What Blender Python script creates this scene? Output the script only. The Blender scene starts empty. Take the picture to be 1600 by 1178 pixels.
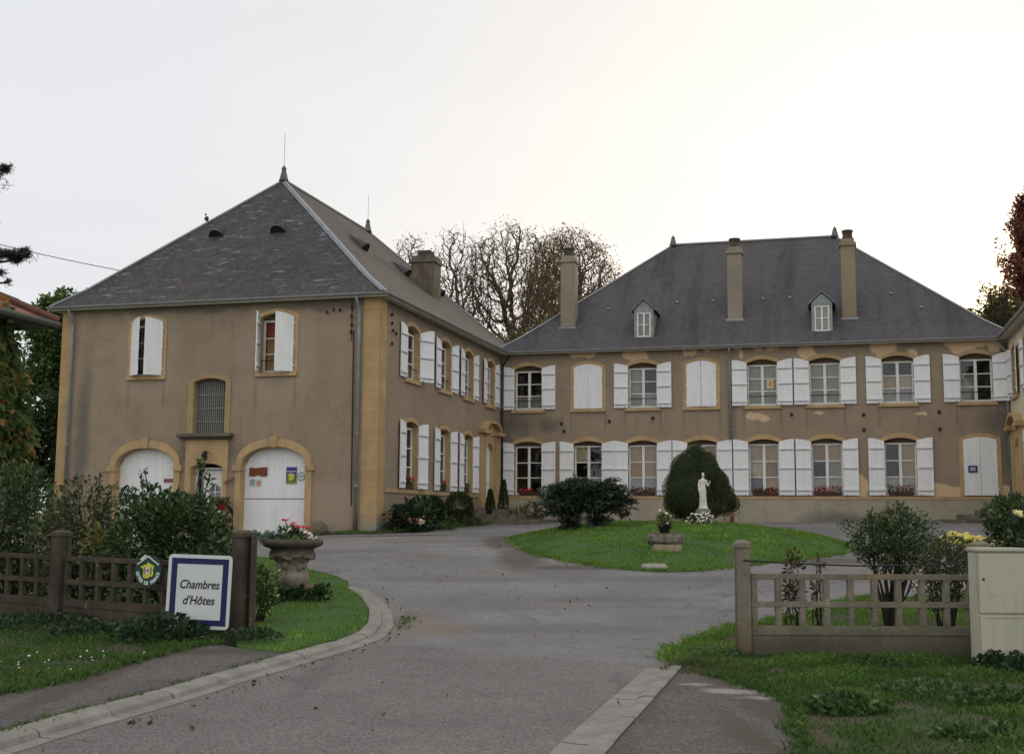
import bpy, bmesh, math, random
import numpy as np
from mathutils import Vector, Matrix
from mathutils.geometry import delaunay_2d_cdt, tessellate_polygon
R = math.radians
S = bpy.context.scene
COL = S.collection

# ------------------------------------------------------------------ camera, world, sun, exposure
FPX, PIT, ROL = 1863.54, .1168, .0062
cd = bpy.data.cameras.new('camera'); cam = bpy.data.objects.new('camera', cd); COL.objects.link(cam)
cd.sensor_width = 36; cd.lens = FPX / 1600 * 36; cd.clip_end = 3000; cd.clip_start = .1
cp, sp, cr, sr = math.cos(PIT), math.sin(PIT), math.cos(ROL), math.sin(ROL)
Rv, Fv, Uv = Vector((1, 0, 0)), Vector((0, cp, sp)), Vector((0, -sp, cp))
ax, ay = Rv*cr + Uv*sr, -Rv*sr + Uv*cr
cam.matrix_world = Matrix(((ax.x, ay.x, -Fv.x, 0), (ax.y, ay.y, -Fv.y, 0), (ax.z, ay.z, -Fv.z, 1.6), (0, 0, 0, 1)))
S.camera = cam

SUN_EL, SUN_AZ = R(11), R(22)
sdir = Vector((math.sin(SUN_AZ)*math.cos(SUN_EL), math.cos(SUN_AZ)*math.cos(SUN_EL), math.sin(SUN_EL)))
w = bpy.data.worlds.new('World'); S.world = w; w.use_nodes = True
nt = w.node_tree; nt.nodes.clear()
wo = nt.nodes.new('ShaderNodeOutputWorld'); bg = nt.nodes.new('ShaderNodeBackground')
sky = nt.nodes.new('ShaderNodeTexSky'); sky.sky_type = 'NISHITA'; sky.sun_disc = False
sky.sun_elevation = SUN_EL; sky.sun_rotation = SUN_AZ; sky.air_density = 1.0; sky.dust_density = 3.0
tc = nt.nodes.new('ShaderNodeTexCoord')
dt = nt.nodes.new('ShaderNodeVectorMath'); dt.operation = 'DOT_PRODUCT'; dt.inputs[1].default_value = sdir
nt.links.new(tc.outputs['Generated'], dt.inputs[0])
rp = nt.nodes.new('ShaderNodeValToRGB'); nt.links.new(dt.outputs['Value'], rp.inputs[0])
# thin evening veil: in view pale blue grey away from the sun, near white and warm towards it
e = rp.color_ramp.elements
e[0].position = 0.35; e[0].color = (1.27, 1.23, 1.21, 1)  # unseen sky behind the camera, brightened as added frontal fill on the facades
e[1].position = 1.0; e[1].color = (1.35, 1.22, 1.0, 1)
for p_, c_ in ((.62, (.85, .87, .925, 1)), (.80, (.875, .88, .905, 1)), (.90, (.925, .91, .90, 1)), (.95, (.97, .94, .905, 1)), (.98, (1.03, .985, .93, 1))):
    n_ = e.new(p_); n_.color = c_
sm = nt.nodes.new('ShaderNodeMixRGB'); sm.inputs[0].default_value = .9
sk = nt.nodes.new('ShaderNodeVectorMath'); sk.operation = 'SCALE'; sk.inputs['Scale'].default_value = .10
cn = nt.nodes.new('ShaderNodeTexNoise'); cn.inputs['Scale'].default_value = 2.2; cn.inputs['Detail'].default_value = 4
cm = nt.nodes.new('ShaderNodeMapping'); cm.inputs['Scale'].default_value = (1, 1, 4)
nt.links.new(tc.outputs['Generated'], cm.inputs[0]); nt.links.new(cm.outputs[0], cn.inputs['Vector'])
cr_ = nt.nodes.new('ShaderNodeMapRange'); cr_.inputs[1].default_value = .3; cr_.inputs[2].default_value = .7
cr_.inputs[3].default_value = .96; cr_.inputs[4].default_value = 1.035
nt.links.new(cn.outputs[0], cr_.inputs[0])
nt.links.new(sky.outputs[0], sk.inputs[0])
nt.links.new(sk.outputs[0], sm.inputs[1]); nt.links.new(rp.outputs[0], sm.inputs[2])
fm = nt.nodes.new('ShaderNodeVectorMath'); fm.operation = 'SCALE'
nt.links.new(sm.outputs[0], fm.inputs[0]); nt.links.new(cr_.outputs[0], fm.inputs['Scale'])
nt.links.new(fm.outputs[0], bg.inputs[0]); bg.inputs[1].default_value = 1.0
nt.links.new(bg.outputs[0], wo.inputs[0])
sl = bpy.data.lights.new('sun', 'SUN'); sl.energy = 1.0; sl.angle = R(10); sl.color = (1, .87, .7)
so = bpy.data.objects.new('sun', sl); COL.objects.link(so); so.rotation_euler = (-sdir).to_track_quat('-Z', 'Y').to_euler()
S.view_settings.view_transform = 'Standard'; S.view_settings.look = 'None'
S.view_settings.exposure = 0.0; S.view_settings.gamma = 1.0
S.cycles.max_bounces = 6; S.cycles.transparent_max_bounces = 12

# ------------------------------------------------------------------ pixel <-> world help, terrain
def ray(x, y):
    u = (x-800)/FPX; v = -(y-589)/FPX
    u, v = cr*u - sr*v, sr*u + cr*v
    return u, cp - v*sp, sp + v*cp
def at(px, d, py=820):
    r = ray(px, py); return r[0]/r[1]*d
CP = np.array([(0,-6,0),(-12,0,0),(12,0,0),(0,8,0),(-8,12,0.02),(8,12,0.02),(0,14,.03),(-6,15,.03),(6,14,-.02),(20,14,.0),(-20,15,.05),
(-3.79,33.72,1.13),(-8.6,35.05,.93),(-13.9,36.5,.85),(-.41,45.5,1.4),(8.17,43.4,1.43),(16.9,41,1.65),(2.5,24,.57),(10,24,.62),(-6,24,.5),
(0,62,1.6),(-34,40,.8),(34,40,1.9),(-40,5,0),(40,5,0),(0,90,2),(-50,90,1.5),(50,90,2.2)], float)
def _U(r2): return np.where(r2 > 0, r2*np.log(np.maximum(r2, 1e-12)), 0)
_n = len(CP); _K = _U(((CP[:,None,:2]-CP[None,:,:2])**2).sum(-1)) + np.eye(_n)*2.0
_P = np.c_[np.ones(_n), CP[:,:2]]; _L = np.zeros((_n+3,_n+3)); _L[:_n,:_n] = _K; _L[:_n,_n:] = _P; _L[_n:,:_n] = _P.T
_w = np.linalg.solve(_L, np.r_[CP[:,2],0,0,0])
def TZ(x, y):
    x = np.asarray(x, float); y = np.asarray(y, float)
    xc = np.clip(x, -60, 60); yc = np.clip(y, -20, 95)
    r2 = (xc[...,None]-CP[:,0])**2 + (yc[...,None]-CP[:,1])**2
    z = (_U(r2)@_w[:_n]) + _w[_n] + _w[_n+1]*xc + _w[_n+2]*yc
    return z
def T(x, y): return float(TZ(x, y))

# ------------------------------------------------------------------ material tools
class M:
    def __init__(s, name):
        s.m = bpy.data.materials.new(name); s.m.use_nodes = True; s.t = s.m.node_tree
        s.b = s.t.nodes['Principled BSDF']; s.b.inputs['Specular IOR Level'].default_value = .25
        s.out = s.t.nodes['Material Output']; s._c = None
    def L(s, a, b): s.t.links.new(a, b)
    def n(s, ty, ins=None, **kw):
        x = s.t.nodes.new('ShaderNode'+ty)
        for k, v in kw.items(): setattr(x, k, v)
        for k, v in (ins or {}).items():
            if hasattr(v, 'is_output') or hasattr(v, 'links') and not isinstance(v, (tuple, list, float, int)): s.L(v, x.inputs[k])
            else: x.inputs[k].default_value = v
        return x
    def co(s, kind='Object'):
        if s._c is None: s._c = s.n('TexCoord')
        return s._c.outputs[kind]
    def map(s, v, sc=(1,1,1), loc=(0,0,0)):
        return s.n('Mapping', {0: v, 'Scale': sc, 'Location': loc}).outputs[0]
    def noise(s, v, scale, detail=4, rough=.55, dist=0):
        return s.n('TexNoise', {'Vector': v, 'Scale': scale, 'Detail': detail, 'Roughness': rough, 'Distortion': dist}).outputs[0]
    def rng(s, v, a, b, c=0., d=1.):
        x = s.n('MapRange', {0: v, 1: a, 2: b, 3: c, 4: d}); return x.outputs[0]
    def mix(s, f, a, b, mode='MIX'):
        x = s.n('MixRGB', blend_type=mode)
        for i, v in ((0, f), (1, a), (2, b)):
            if isinstance(v, (float, int)): x.inputs[i].default_value = v
            elif isinstance(v, tuple): x.inputs[i].default_value = (*v, 1)
            else: s.L(v, x.inputs[i])
        return x.outputs[0]
    def math(s, op, a, b=0., c=0.):
        x = s.n('Math', operation=op)
        for i, v in enumerate((a, b, c)):
            if isinstance(v, (float, int)): x.inputs[i].default_value = v
            else: s.L(v, x.inputs[i])
        return x.outputs[0]
    def col(s, v):
        if isinstance(v, tuple): s.b.inputs['Base Color'].default_value = (*v, 1)
        else: s.L(v, s.b.inputs['Base Color'])
        return s
    def rough(s, v):
        if isinstance(v, (int, float)): s.b.inputs['Roughness'].default_value = v
        else: s.L(v, s.b.inputs['Roughness'])
        return s
    def bump(s, h, st=.3, dist=.02):
        x = s.n('Bump', {'Strength': st, 'Distance': dist, 'Height': h}); s.L(x.outputs[0], s.b.inputs['Normal']); return s
def simple(name, c, rough=.7, var=.15, scale=6, spec=.25, bump=0, metal=0):
    m = M(name); n = m.noise(m.co(), scale, 5)
    m.col(m.mix(m.rng(n, .3, .7), tuple(x*(1-var) for x in c), tuple(min(1, x*(1+var)) for x in c))).rough(rough)
    m.b.inputs['Specular IOR Level'].default_value = spec; m.b.inputs['Metallic'].default_value = metal
    if bump: m.bump(m.noise(m.co(), scale*4, 6), bump, .02)
    return m.m
def ellipses(m, lst, warp=.35, wscale=2.2, soft=.12):
    """mask of ragged patches on a facade given as (x, z, rx, rz) in local metres"""
    nz = m.n('TexNoise', {'Vector': m.co(), 'Scale': wscale, 'Detail': 5, 'Roughness': .6}).outputs[1]
    off = m.n('VectorMath', {0: nz, 1: (.5, .5, .5)}, operation='SUBTRACT').outputs[0]
    off = m.n('VectorMath', {0: off, 'Scale': warp}, operation='SCALE').outputs[0]
    p = m.n('VectorMath', {0: m.co(), 1: off}, operation='ADD').outputs[0]
    acc = None
    for (x, z, rx, rz) in lst:
        d = m.n('VectorMath', {0: p, 1: (1/rx, 0, 1/rz), 2: (-x/rx, 0, -z/rz)}, operation='MULTIPLY_ADD').outputs[0]
        d = m.n('VectorMath', {0: d}, operation='LENGTH').outputs['Value']
        acc = d if acc is None else m.math('MINIMUM', acc, d)
    return m.rng(acc, 1+soft, 1-soft)

# ------------------------------------------------------------------ mesh tools
def tag(o, label=None, cat=None, group=None, kind=None):
    if label: o['label'] = label
    if cat: o['category'] = cat
    if group: o['group'] = group
    if kind: o['kind'] = kind
    return o
def empty(name, loc=(0,0,0), rz=0, label=None, cat=None, group=None):
    o = bpy.data.objects.new(name, None); COL.objects.link(o); o.location = loc; o.rotation_euler = (0, 0, rz)
    o.empty_display_size = .2
    return tag(o, label, cat, group)
def link(name, me, mat, parent=None, smooth=False, loc=None):
    o = bpy.data.objects.new(name, me); COL.objects.link(o)
    for m_ in (mat if isinstance(mat, (list, tuple)) else [mat]): me.materials.append(m_)
    if parent: o.parent = parent
    if loc: o.location = loc
    if smooth: me.shade_smooth()
    return o
class MB:
    """collects shapes, links them as ONE mesh"""
    def __init__(s): s.v = []; s.f = []; s.mi = []
    def add(s, vs, fs, mi=0):
        b = len(s.v); s.v += [tuple(p) for p in vs]
        for f in fs: s.f.append(tuple(b+i for i in f)); s.mi.append(mi)
        return s
    def box(s, x0, x1, y0, y1, z0, z1, mi=0):
        return s.add([(x0,y0,z0),(x1,y0,z0),(x1,y1,z0),(x0,y1,z0),(x0,y0,z1),(x1,y0,z1),(x1,y1,z1),(x0,y1,z1)],
              [(0,3,2,1),(4,5,6,7),(0,1,5,4),(1,2,6,5),(2,3,7,6),(3,0,4,7)], mi)
    def prism(s, poly, fr, w0, w1, mi=0):
        """2-D polygon in a frame fr(u,w,z), extruded from w0 to w1"""
        n = len(poly)
        vs = [fr(u, w0, z) for u, z in poly] + [fr(u, w1, z) for u, z in poly]
        tri = tessellate_polygon([[Vector((u, z, 0)) for u, z in poly]])
        fs = [tuple(t) for t in tri] + [tuple(i+n for i in reversed(t)) for t in tri]
        fs += [(i, (i+1) % n, n+(i+1) % n, n+i) for i in range(n)]
        return s.add(vs, fs, mi)
    def ring(s, outer, inner, fr, w0, w1, mi=0):
        """outer and inner loops of the same length"""
        n = len(outer); vs = []
        for w_ in (w0, w1):
            vs += [fr(u, w_, z) for u, z in outer] + [fr(u, w_, z) for u, z in inner]
        fs = []
        for i in range(n):
            j = (i+1) % n
            fs += [(i, j, n+j, n+i), (2*n+i, 3*n+i, 3*n+j, 2*n+j), (i, 2*n+i, 2*n+j, j), (n+i, n+j, 3*n+j, 3*n+i)]
        return s.add(vs, fs, mi)
    def tube(s, pts, r, seg=8, cap=True, mi=0):
        pts = [Vector(p) for p in pts]; n = len(pts); rs = r if isinstance(r, (list, tuple)) else [r]*n
        vs = []
        for i, p in enumerate(pts):
            d = (pts[min(i+1, n-1)] - pts[max(i-1, 0)]).normalized()
            a = d.orthogonal().normalized() if abs(d.z) > .95 or True else None
            a = d.cross(Vector((0, 0, 1))) if abs(d.z) < .9 else d.cross(Vector((1, 0, 0)))
            a.normalize(); b = d.cross(a)
            for k in range(seg):
                t = 2*math.pi*k/seg; vs.append(p + (a*math.cos(t) + b*math.sin(t))*rs[i])
        fs = [(i*seg+k, i*seg+(k+1) % seg, (i+1)*seg+(k+1) % seg, (i+1)*seg+k) for i in range(n-1) for k in range(seg)]
        if cap: fs += [tuple(range(seg-1, -1, -1)), tuple((n-1)*seg+k for k in range(seg))]
        return s.add(vs, fs, mi)
    def lathe(s, prof, c=(0,0,0), seg=16, mi=0, wob=None):
        vs = []
        for i, (r, z) in enumerate(prof):
            for k in range(seg):
                t = 2*math.pi*k/seg; rr = r*(wob(t, z) if wob else 1)
                vs.append((c[0]+rr*math.cos(t), c[1]+rr*math.sin(t), c[2]+z))
        n = len(prof)
        fs = [(i*seg+k, i*seg+(k+1) % seg, (i+1)*seg+(k+1) % seg, (i+1)*seg+k) for i in range(n-1) for k in range(seg)]
        if prof[0][0] > 1e-4: fs.append(tuple(range(seg-1, -1, -1)))
        if prof[-1][0] > 1e-4: fs.append(tuple((n-1)*seg+k for k in range(seg)))
        return s.add(vs, fs, mi)
    def build(s, name, mat, parent=None, smooth=False, bevel=0, loc=None, fix=True, disp=0, dscale=8):
        me = bpy.data.meshes.new(name); me.from_pydata(s.v, [], s.f)
        if isinstance(mat, (list, tuple)): me.polygons.foreach_set('material_index', s.mi)
        if fix or bevel:
            bm = bmesh.new(); bm.from_mesh(me)
            if fix: bmesh.ops.recalc_face_normals(bm, faces=bm.faces)
            if bevel:
                bmesh.ops.bevel(bm, geom=[e_ for e_ in bm.edges if e_.is_manifold and e_.calc_face_angle(0) > .6], offset=bevel, segments=2, affect='EDGES', clamp_overlap=True)
            bm.to_mesh(me); bm.free()
        if disp:
            from mathutils import noise as mn
            for v in me.vertices:
                v.co += v.normal*disp*mn.noise(v.co*dscale)
        return link(name, me, mat, parent, smooth, loc)
def npmesh(name, V, F, mat, parent=None, var=None, k=4, smooth=False, loc=None):
    me = bpy.data.meshes.new(name); F = np.asarray(F, np.int32).reshape(-1, k); nf = len(F)
    me.vertices.add(len(V)); me.vertices.foreach_set('co', np.asarray(V, np.float32).ravel())
    me.loops.add(nf*k); me.loops.foreach_set('vertex_index', F.ravel())
    me.polygons.add(nf); me.polygons.foreach_set('loop_start', np.arange(nf, dtype=np.int32)*k)
    me.update(calc_edges=True); me.validate()
    if var is not None:
        a = me.attributes.new('var', 'FLOAT', 'POINT'); a.data.foreach_set('value', np.asarray(var, np.float32))
    return link(name, me, mat, parent, smooth, loc)

def inpoly(P, poly):
    x, y = P[:,0], P[:,1]; r = np.zeros(len(P), bool); n = len(poly)
    for i in range(n):
        x1, y1 = poly[i]; x2, y2 = poly[(i+1) % n]
        c = ((y1 > y) != (y2 > y)) & (x < (x2-x1)*(y-y1)/((y2-y1) if y2 != y1 else 1e-9) + x1)
        r ^= c
    return r
def smoothpoly(pts, n=2):
    for _ in range(n):
        q = []
        for i in range(len(pts)):
            a, b = np.array(pts[i]), np.array(pts[(i+1) % len(pts)])
            q += [tuple(a*.75+b*.25), tuple(a*.25+b*.75)]
        pts = q
    return pts
def drape(name, poly, step, off, mat, kind='structure', hf=None, skirt=0, parent=None, jit=0):
    """a sheet laid on the terrain inside a polygon"""
    rg = random.Random(5); pts = []
    for i in range(len(poly)):
        a, b = Vector(poly[i]), Vector(poly[(i+1) % len(poly)]); k = max(1, int((b-a).length/step))
        for j in range(k):
            p = a.lerp(b, j/k)
            if jit: p += Vector((rg.uniform(-jit, jit), rg.uniform(-jit, jit)))
            pts.append(p)
    nb = len(pts)
    xs = [p[0] for p in pts]; ys = [p[1] for p in pts]
    gx, gy = np.meshgrid(np.arange(min(xs), max(xs), step), np.arange(min(ys), max(ys), step))
    G = np.c_[gx.ravel()+.013, gy.ravel()+.017]
    G = G[inpoly(G, [tuple(p) for p in pts])]
    B = np.array([tuple(p) for p in pts])
    if len(G):
        dmin = np.sqrt(((G[:,None]-B[None])**2).sum(-1)).min(1) if len(G)*len(B) < 6e6 else np.ones(len(G))*9
        G = G[dmin > step*.35]
    allp = pts + [Vector(g) for g in G]
    vo, eo, fo, *_ = delaunay_2d_cdt(allp, [(i, (i+1) % nb) for i in range(nb)], [], 1, 1e-6)
    V = np.array([tuple(v) for v in vo]); Z = TZ(V[:,0], V[:,1]) + off
    if hf: Z = Z + hf(V[:,0], V[:,1])
    mb = MB(); mb.v = [(x, y, z) for (x, y), z in zip(V, Z)]
    mb.f = [tuple(f) for f in fo]; mb.mi = [0]*len(mb.f)
    if skirt:
        cnt = {}
        for f in mb.f:
            for i in range(len(f)):
                e_ = (f[i], f[(i+1) % len(f)]); cnt[e_] = 1
        for (a, b) in list(cnt):
            if (b, a) not in cnt:
                va, vb = mb.v[a], mb.v[b]; k = len(mb.v)
                mb.v += [(va[0], va[1], va[2]-skirt), (vb[0], vb[1], vb[2]-skirt)]; mb.f.append((b, a, k, k+1)); mb.mi.append(0)
    me = bpy.data.meshes.new(name); me.from_pydata(mb.v, [], mb.f)
    bm = bmesh.new(); bm.from_mesh(me)
    for f in bm.faces:
        f.normal_update()
        if f.normal.z < -1e-4: f.normal_flip()
    bm.to_mesh(me); bm.free()
    o = link(name, me, mat, parent, True)
    if kind: o['kind'] = kind
    return o

# leaves and grass -------------------------------------------------
def leafcloud(name, P, size, mat, parent=None, seed=1, aspect=.55, N=None, up=.25, spread=1., jitter=.35, var=None, drop=0):
    """one leaf-shaped face (folded quad) at each point of P"""
    r = np.random.default_rng(seed); n = len(P)
    d = r.normal(size=(n, 3))
    if N is not None: d = d*spread*.6 + N*1.2
    d[:,2] += up; d /= np.linalg.norm(d, axis=1, keepdims=True)+1e-9
    a = np.cross(d, r.normal(size=(n, 3))); a /= np.linalg.norm(a, axis=1, keepdims=True)+1e-9
    nn = np.cross(d, a)
    sz = size*(1+r.uniform(-jitter, jitter, (n, 1)))
    base = P; tip = P + d*sz; mid = P + d*sz*.45; dr = np.array([0, 0, -1.])*drop*sz
    V = np.empty((n, 4, 3)); V[:,0] = base; V[:,1] = mid + a*sz*aspect*.5 + nn*sz*.10; V[:,2] = tip + dr; V[:,3] = mid - a*sz*aspect*.5 + nn*sz*.10
    vr = r.random(n) if var is None else var
    return npmesh(name, V.reshape(-1, 3), np.arange(n*4), mat, parent, np.repeat(vr, 4))
def blobpts(blobs, n, seed=1, shell=.45, lump=.18):
    """points in the outer shell of lumpy ellipsoids (cx,cy,cz,rx,ry,rz); also outward normals"""
    r = np.random.default_rng(seed); vol = np.array([b[3]*b[4]+b[4]*b[5]+b[3]*b[5] for b in blobs]); cnt = (n*vol/vol.sum()).astype(int)
    Ps, Ns = [], []
    for b, c in zip(blobs, cnt):
        d = r.normal(size=(c, 3)); d /= np.linalg.norm(d, axis=1, keepdims=True)
        k = r.normal(size=(6, 3))*3.2; ph = r.uniform(0, 6.3, 6)
        l = 1 + lump*np.sin(d@k.T+ph).sum(1)/2.4
        rad = (1 - shell*r.random(c)**1.6)*l
        p = d*rad[:,None]*np.array(b[3:6]) + np.array(b[:3])
        Ps.append(p); Ns.append(d)
    P, Nn = np.concatenate(Ps), np.concatenate(Ns)
    return P, Nn
def grass(name, poly, dens, h, wd, mat, off=0, seed=1, hf=None, label=None, clump=.5, varshift=0, extra=None, lean=.5):
    r = np.random.default_rng(seed); q = np.array(poly); lo, hi = q.min(0), q.max(0)
    n = int((hi-lo).prod()*dens); P = lo + r.random((n, 2))*(hi-lo); P = P[inpoly(P, poly)]
    if extra is not None: P = P[extra(P, r)]
    n = len(P); z = TZ(P[:,0], P[:,1]) + off
    if hf: z = z + hf(P[:,0], P[:,1])
    cl = .5+.5*np.sin(P[:,0]*2.1+np.sin(P[:,1]*1.7)*2)*np.cos(P[:,1]*2.6+np.sin(P[:,0]*3.1)*1.3)
    hh = h*(1-clump+clump*cl*2)*r.uniform(.5, 1.25, n)
    an = r.uniform(0, 6.283, n); le = r.uniform(.1, lean, n)*hh*1.4; la = r.uniform(0, 6.283, n)
    b = np.c_[P, z-.01]; wx = np.c_[np.cos(an), np.sin(an), np.zeros(n)]*(wd*r.uniform(.6, 1.4, n))[:,None]*.5
    ld = np.c_[np.cos(la), np.sin(la), np.zeros(n)]*le[:,None]
    upv = np.array([0, 0, 1.])
    V = np.empty((n, 4, 3)); m_ = b + ld*.35 + upv*hh[:,None]*.6
    V[:,0] = b - wx; V[:,1] = b + wx; V[:,2] = m_ + wx*.7; V[:,3] = b + ld + upv*hh[:,None]*(1-.3*le/np.maximum(hh,1e-3))[:,None]
    va = np.clip(.5*cl + r.normal(.28, .2, n) + varshift, 0, 1)
    o = npmesh(name, V.reshape(-1, 3), np.arange(n*4), mat, None, np.repeat(va, 4)); o['kind'] = 'stuff'
    return o
def leafmat(name, c0, c1, c2=None, tr=.35, rough=.5, spec=.3):
    m = M(name); v = m.n('Attribute', attribute_name='var').outputs['Fac']
    rr = m.n('ValToRGB'); m.L(v, rr.inputs[0]); el = rr.color_ramp.elements
    el[0].color = (*c0, 1); el[1].color = (*c1, 1); el[0].position = .05; el[1].position = .8
    if c2: x = el.new(.95); x.color = (*c2, 1)
    n = m.noise(m.co(), 1.3, 3)
    c = m.mix(1.0, rr.outputs[0], m.mix(m.rng(n, .3, .7), (.75, .75, .75), (1.2, 1.2, 1.15)), 'MULTIPLY')
    m.col(c).rough(rough); m.b.inputs['Specular IOR Level'].default_value = spec
    if tr:
        t = m.n('BsdfTranslucent'); m.L(c, t.inputs[0]); x = m.n('MixShader', {0: tr}); m.L(m.b.outputs[0], x.inputs[1]); m.L(t.outputs[0], x.inputs[2]); m.L(x.outputs[0], m.out.inputs[0])
    return m.m

# ------------------------------------------------------------------ materials
def wall_mat(name, base, patches=(), dark=(), plinth=None, streak=.5, bare=(.62,.45,.29), seedloc=(0,0,0), zones=(), streaks=()):
    m = M(name); co = m.map(m.co(), loc=seedloc)
    big = m.noise(co, .5, 5, .6); fine = m.noise(co, 9, 6, .7); st = m.noise(m.map(co, (2.2, 2.2, .16)), 1.6, 5, .6)
    grit = m.noise(co, 60, 3, .8)
    c = m.mix(m.rng(big, .3, .7), tuple(x*.84 for x in base), tuple(x*1.10 for x in base))
    c = m.mix(m.math('MULTIPLY', m.rng(st, .52, .75), streak), c, (base[0]*.62, base[1]*.66, base[2]*.72))
    c = m.mix(m.math('MULTIPLY', m.rng(fine, .45, .75), .3), c, (base[0]*1.25, base[1]*1.22, base[2]*1.2))
    mot = m.noise(co, 2.6, 6, .75, .4); c = m.mix(m.math('MULTIPLY', m.rng(mot, .50, .70), .45), c, (base[0]*1.22, base[1]*1.20, base[2]*1.12)); c = m.mix(m.math('MULTIPLY', m.rng(mot, .48, .32), .40), c, (base[0]*.70, base[1]*.70, base[2]*.70))
    if zones: c = m.mix(m.math('MULTIPLY', ellipses(m, zones, .3, 1.5, .22), .55), c, (base[0]*1.18, base[1]*1.24, base[2]*1.30))
    if dark: c = m.mix(m.math('MULTIPLY', ellipses(m, dark, .7, 1.3, .5), .62), c, (.10, .10, .095))
    if plinth:
        z = m.n('SeparateXYZ', {0: m.co()}).outputs[2]
        zz = m.math('ADD', z, m.math('MULTIPLY', m.noise(co, 1.6, 5), .9))
        c = m.mix(m.rng(zz, plinth+.55, plinth+.38), c, m.mix(m.rng(m.noise(co, 3, 5), .35, .7), (.22, .225, .185), (.33, .32, .27)))
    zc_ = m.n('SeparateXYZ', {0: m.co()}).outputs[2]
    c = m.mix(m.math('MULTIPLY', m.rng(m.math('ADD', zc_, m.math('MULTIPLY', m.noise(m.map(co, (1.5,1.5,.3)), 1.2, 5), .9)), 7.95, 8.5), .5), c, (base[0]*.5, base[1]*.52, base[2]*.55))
    wp = m.n('VectorMath', {0: co, 1: m.n('TexNoise', {'Vector': co, 'Scale': 1.3, 'Detail': 5}).outputs[1]}, operation='ADD').outputs[0]
    ck = m.n('TexVoronoi', {'Vector': wp, 'Scale': .42}, feature='DISTANCE_TO_EDGE').outputs[0]
    c = m.mix(m.math('MULTIPLY', m.math('MULTIPLY', m.rng(ck, .008, .002), m.rng(big, .50, .58)), .22), c, (.10,.085,.07))
    if streaks: c = m.mix(m.math('MULTIPLY', ellipses(m, streaks, .12, 3., .5), .38), c, (base[0]*.45, base[1]*.47, base[2]*.5))
    if patches: c = m.mix(ellipses(m, patches), c, m.mix(m.rng(fine, .3, .7), tuple(x*.85 for x in bare), tuple(x*1.08 for x in bare)))
    c = m.mix(m.rng(grit, .3, .7), m.mix(1., c, (.90, .90, .90), 'MULTIPLY'), m.mix(1., c, (1.08, 1.08, 1.08), 'MULTIPLY'))
    m.col(c).rough(.92).bump(m.math('ADD', fine, grit), .35, .015); m.b.inputs['Specular IOR Level'].default_value = .1
    return m.m
WALLC = (.300, .238, .175)
main_patches = [(3.1,7.83,.33,.12),(3.45,7.80,.25,.1),(5.05,7.76,.28,.14),(5.4,7.66,.32,.24),(5.3,7.45,.22,.2),(7.12,7.80,.08,.15),(7.3,7.7,.15,.09),(7.46,7.8,.1,.1),
 (7.95,7.82,.12,.05),(8.2,7.86,.12,.05),(9.1,7.82,.14,.07),(9.17,7.66,.07,.14),(10.3,7.82,.22,.08),(11.5,7.75,.24,.2),(11.6,7.5,.26,.15),(9.8,7.82,.15,.05),
 (14.2,7.75,.42,.22),(14.25,7.52,.3,.18),(15.2,7.5,.16,.12),(17.0,7.78,.7,.12),(16.85,7.62,.4,.22),(17.9,7.72,.22,.22),(17.3,7.85,1.0,.08),
 (9.6,5.3,.26,.12),(9.95,5.2,.18,.1),(13.3,2.7,.22,.35),(15.85,2.6,.35,.22),(16.3,2.5,.5,.2),(18.0,2.55,.3,.18),(11.9,5.38,.2,.05),(15.4,5.3,.18,.04)]
main_patches = [(a, b-.03 if b > 7 else b, c*1.1, d*1.3) for a, b, c, d in main_patches]
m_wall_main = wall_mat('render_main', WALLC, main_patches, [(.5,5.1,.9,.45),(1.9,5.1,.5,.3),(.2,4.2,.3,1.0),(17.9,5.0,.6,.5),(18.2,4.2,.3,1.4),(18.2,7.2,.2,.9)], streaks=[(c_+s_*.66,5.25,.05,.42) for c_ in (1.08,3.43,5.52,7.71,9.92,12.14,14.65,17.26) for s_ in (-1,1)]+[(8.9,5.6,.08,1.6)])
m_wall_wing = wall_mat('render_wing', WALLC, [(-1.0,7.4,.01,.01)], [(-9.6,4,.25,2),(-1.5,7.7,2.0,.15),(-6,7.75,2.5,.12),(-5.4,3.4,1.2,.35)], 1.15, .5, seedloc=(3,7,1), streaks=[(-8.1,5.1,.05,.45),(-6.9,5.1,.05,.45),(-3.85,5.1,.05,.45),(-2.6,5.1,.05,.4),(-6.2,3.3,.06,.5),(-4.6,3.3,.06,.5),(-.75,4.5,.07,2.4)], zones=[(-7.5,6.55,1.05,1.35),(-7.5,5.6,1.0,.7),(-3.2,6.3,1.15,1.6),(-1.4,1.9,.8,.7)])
m_wall_cream = wall_mat('render_cream', (.62,.56,.42), [], [], None, .25)
m_plinth = wall_mat('plinth_cement', (.36,.33,.26), [], [(12.5,1.5,1.2,.3),(3,1.6,.8,.25)], None, .7, seedloc=(9,1,4))
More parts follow.
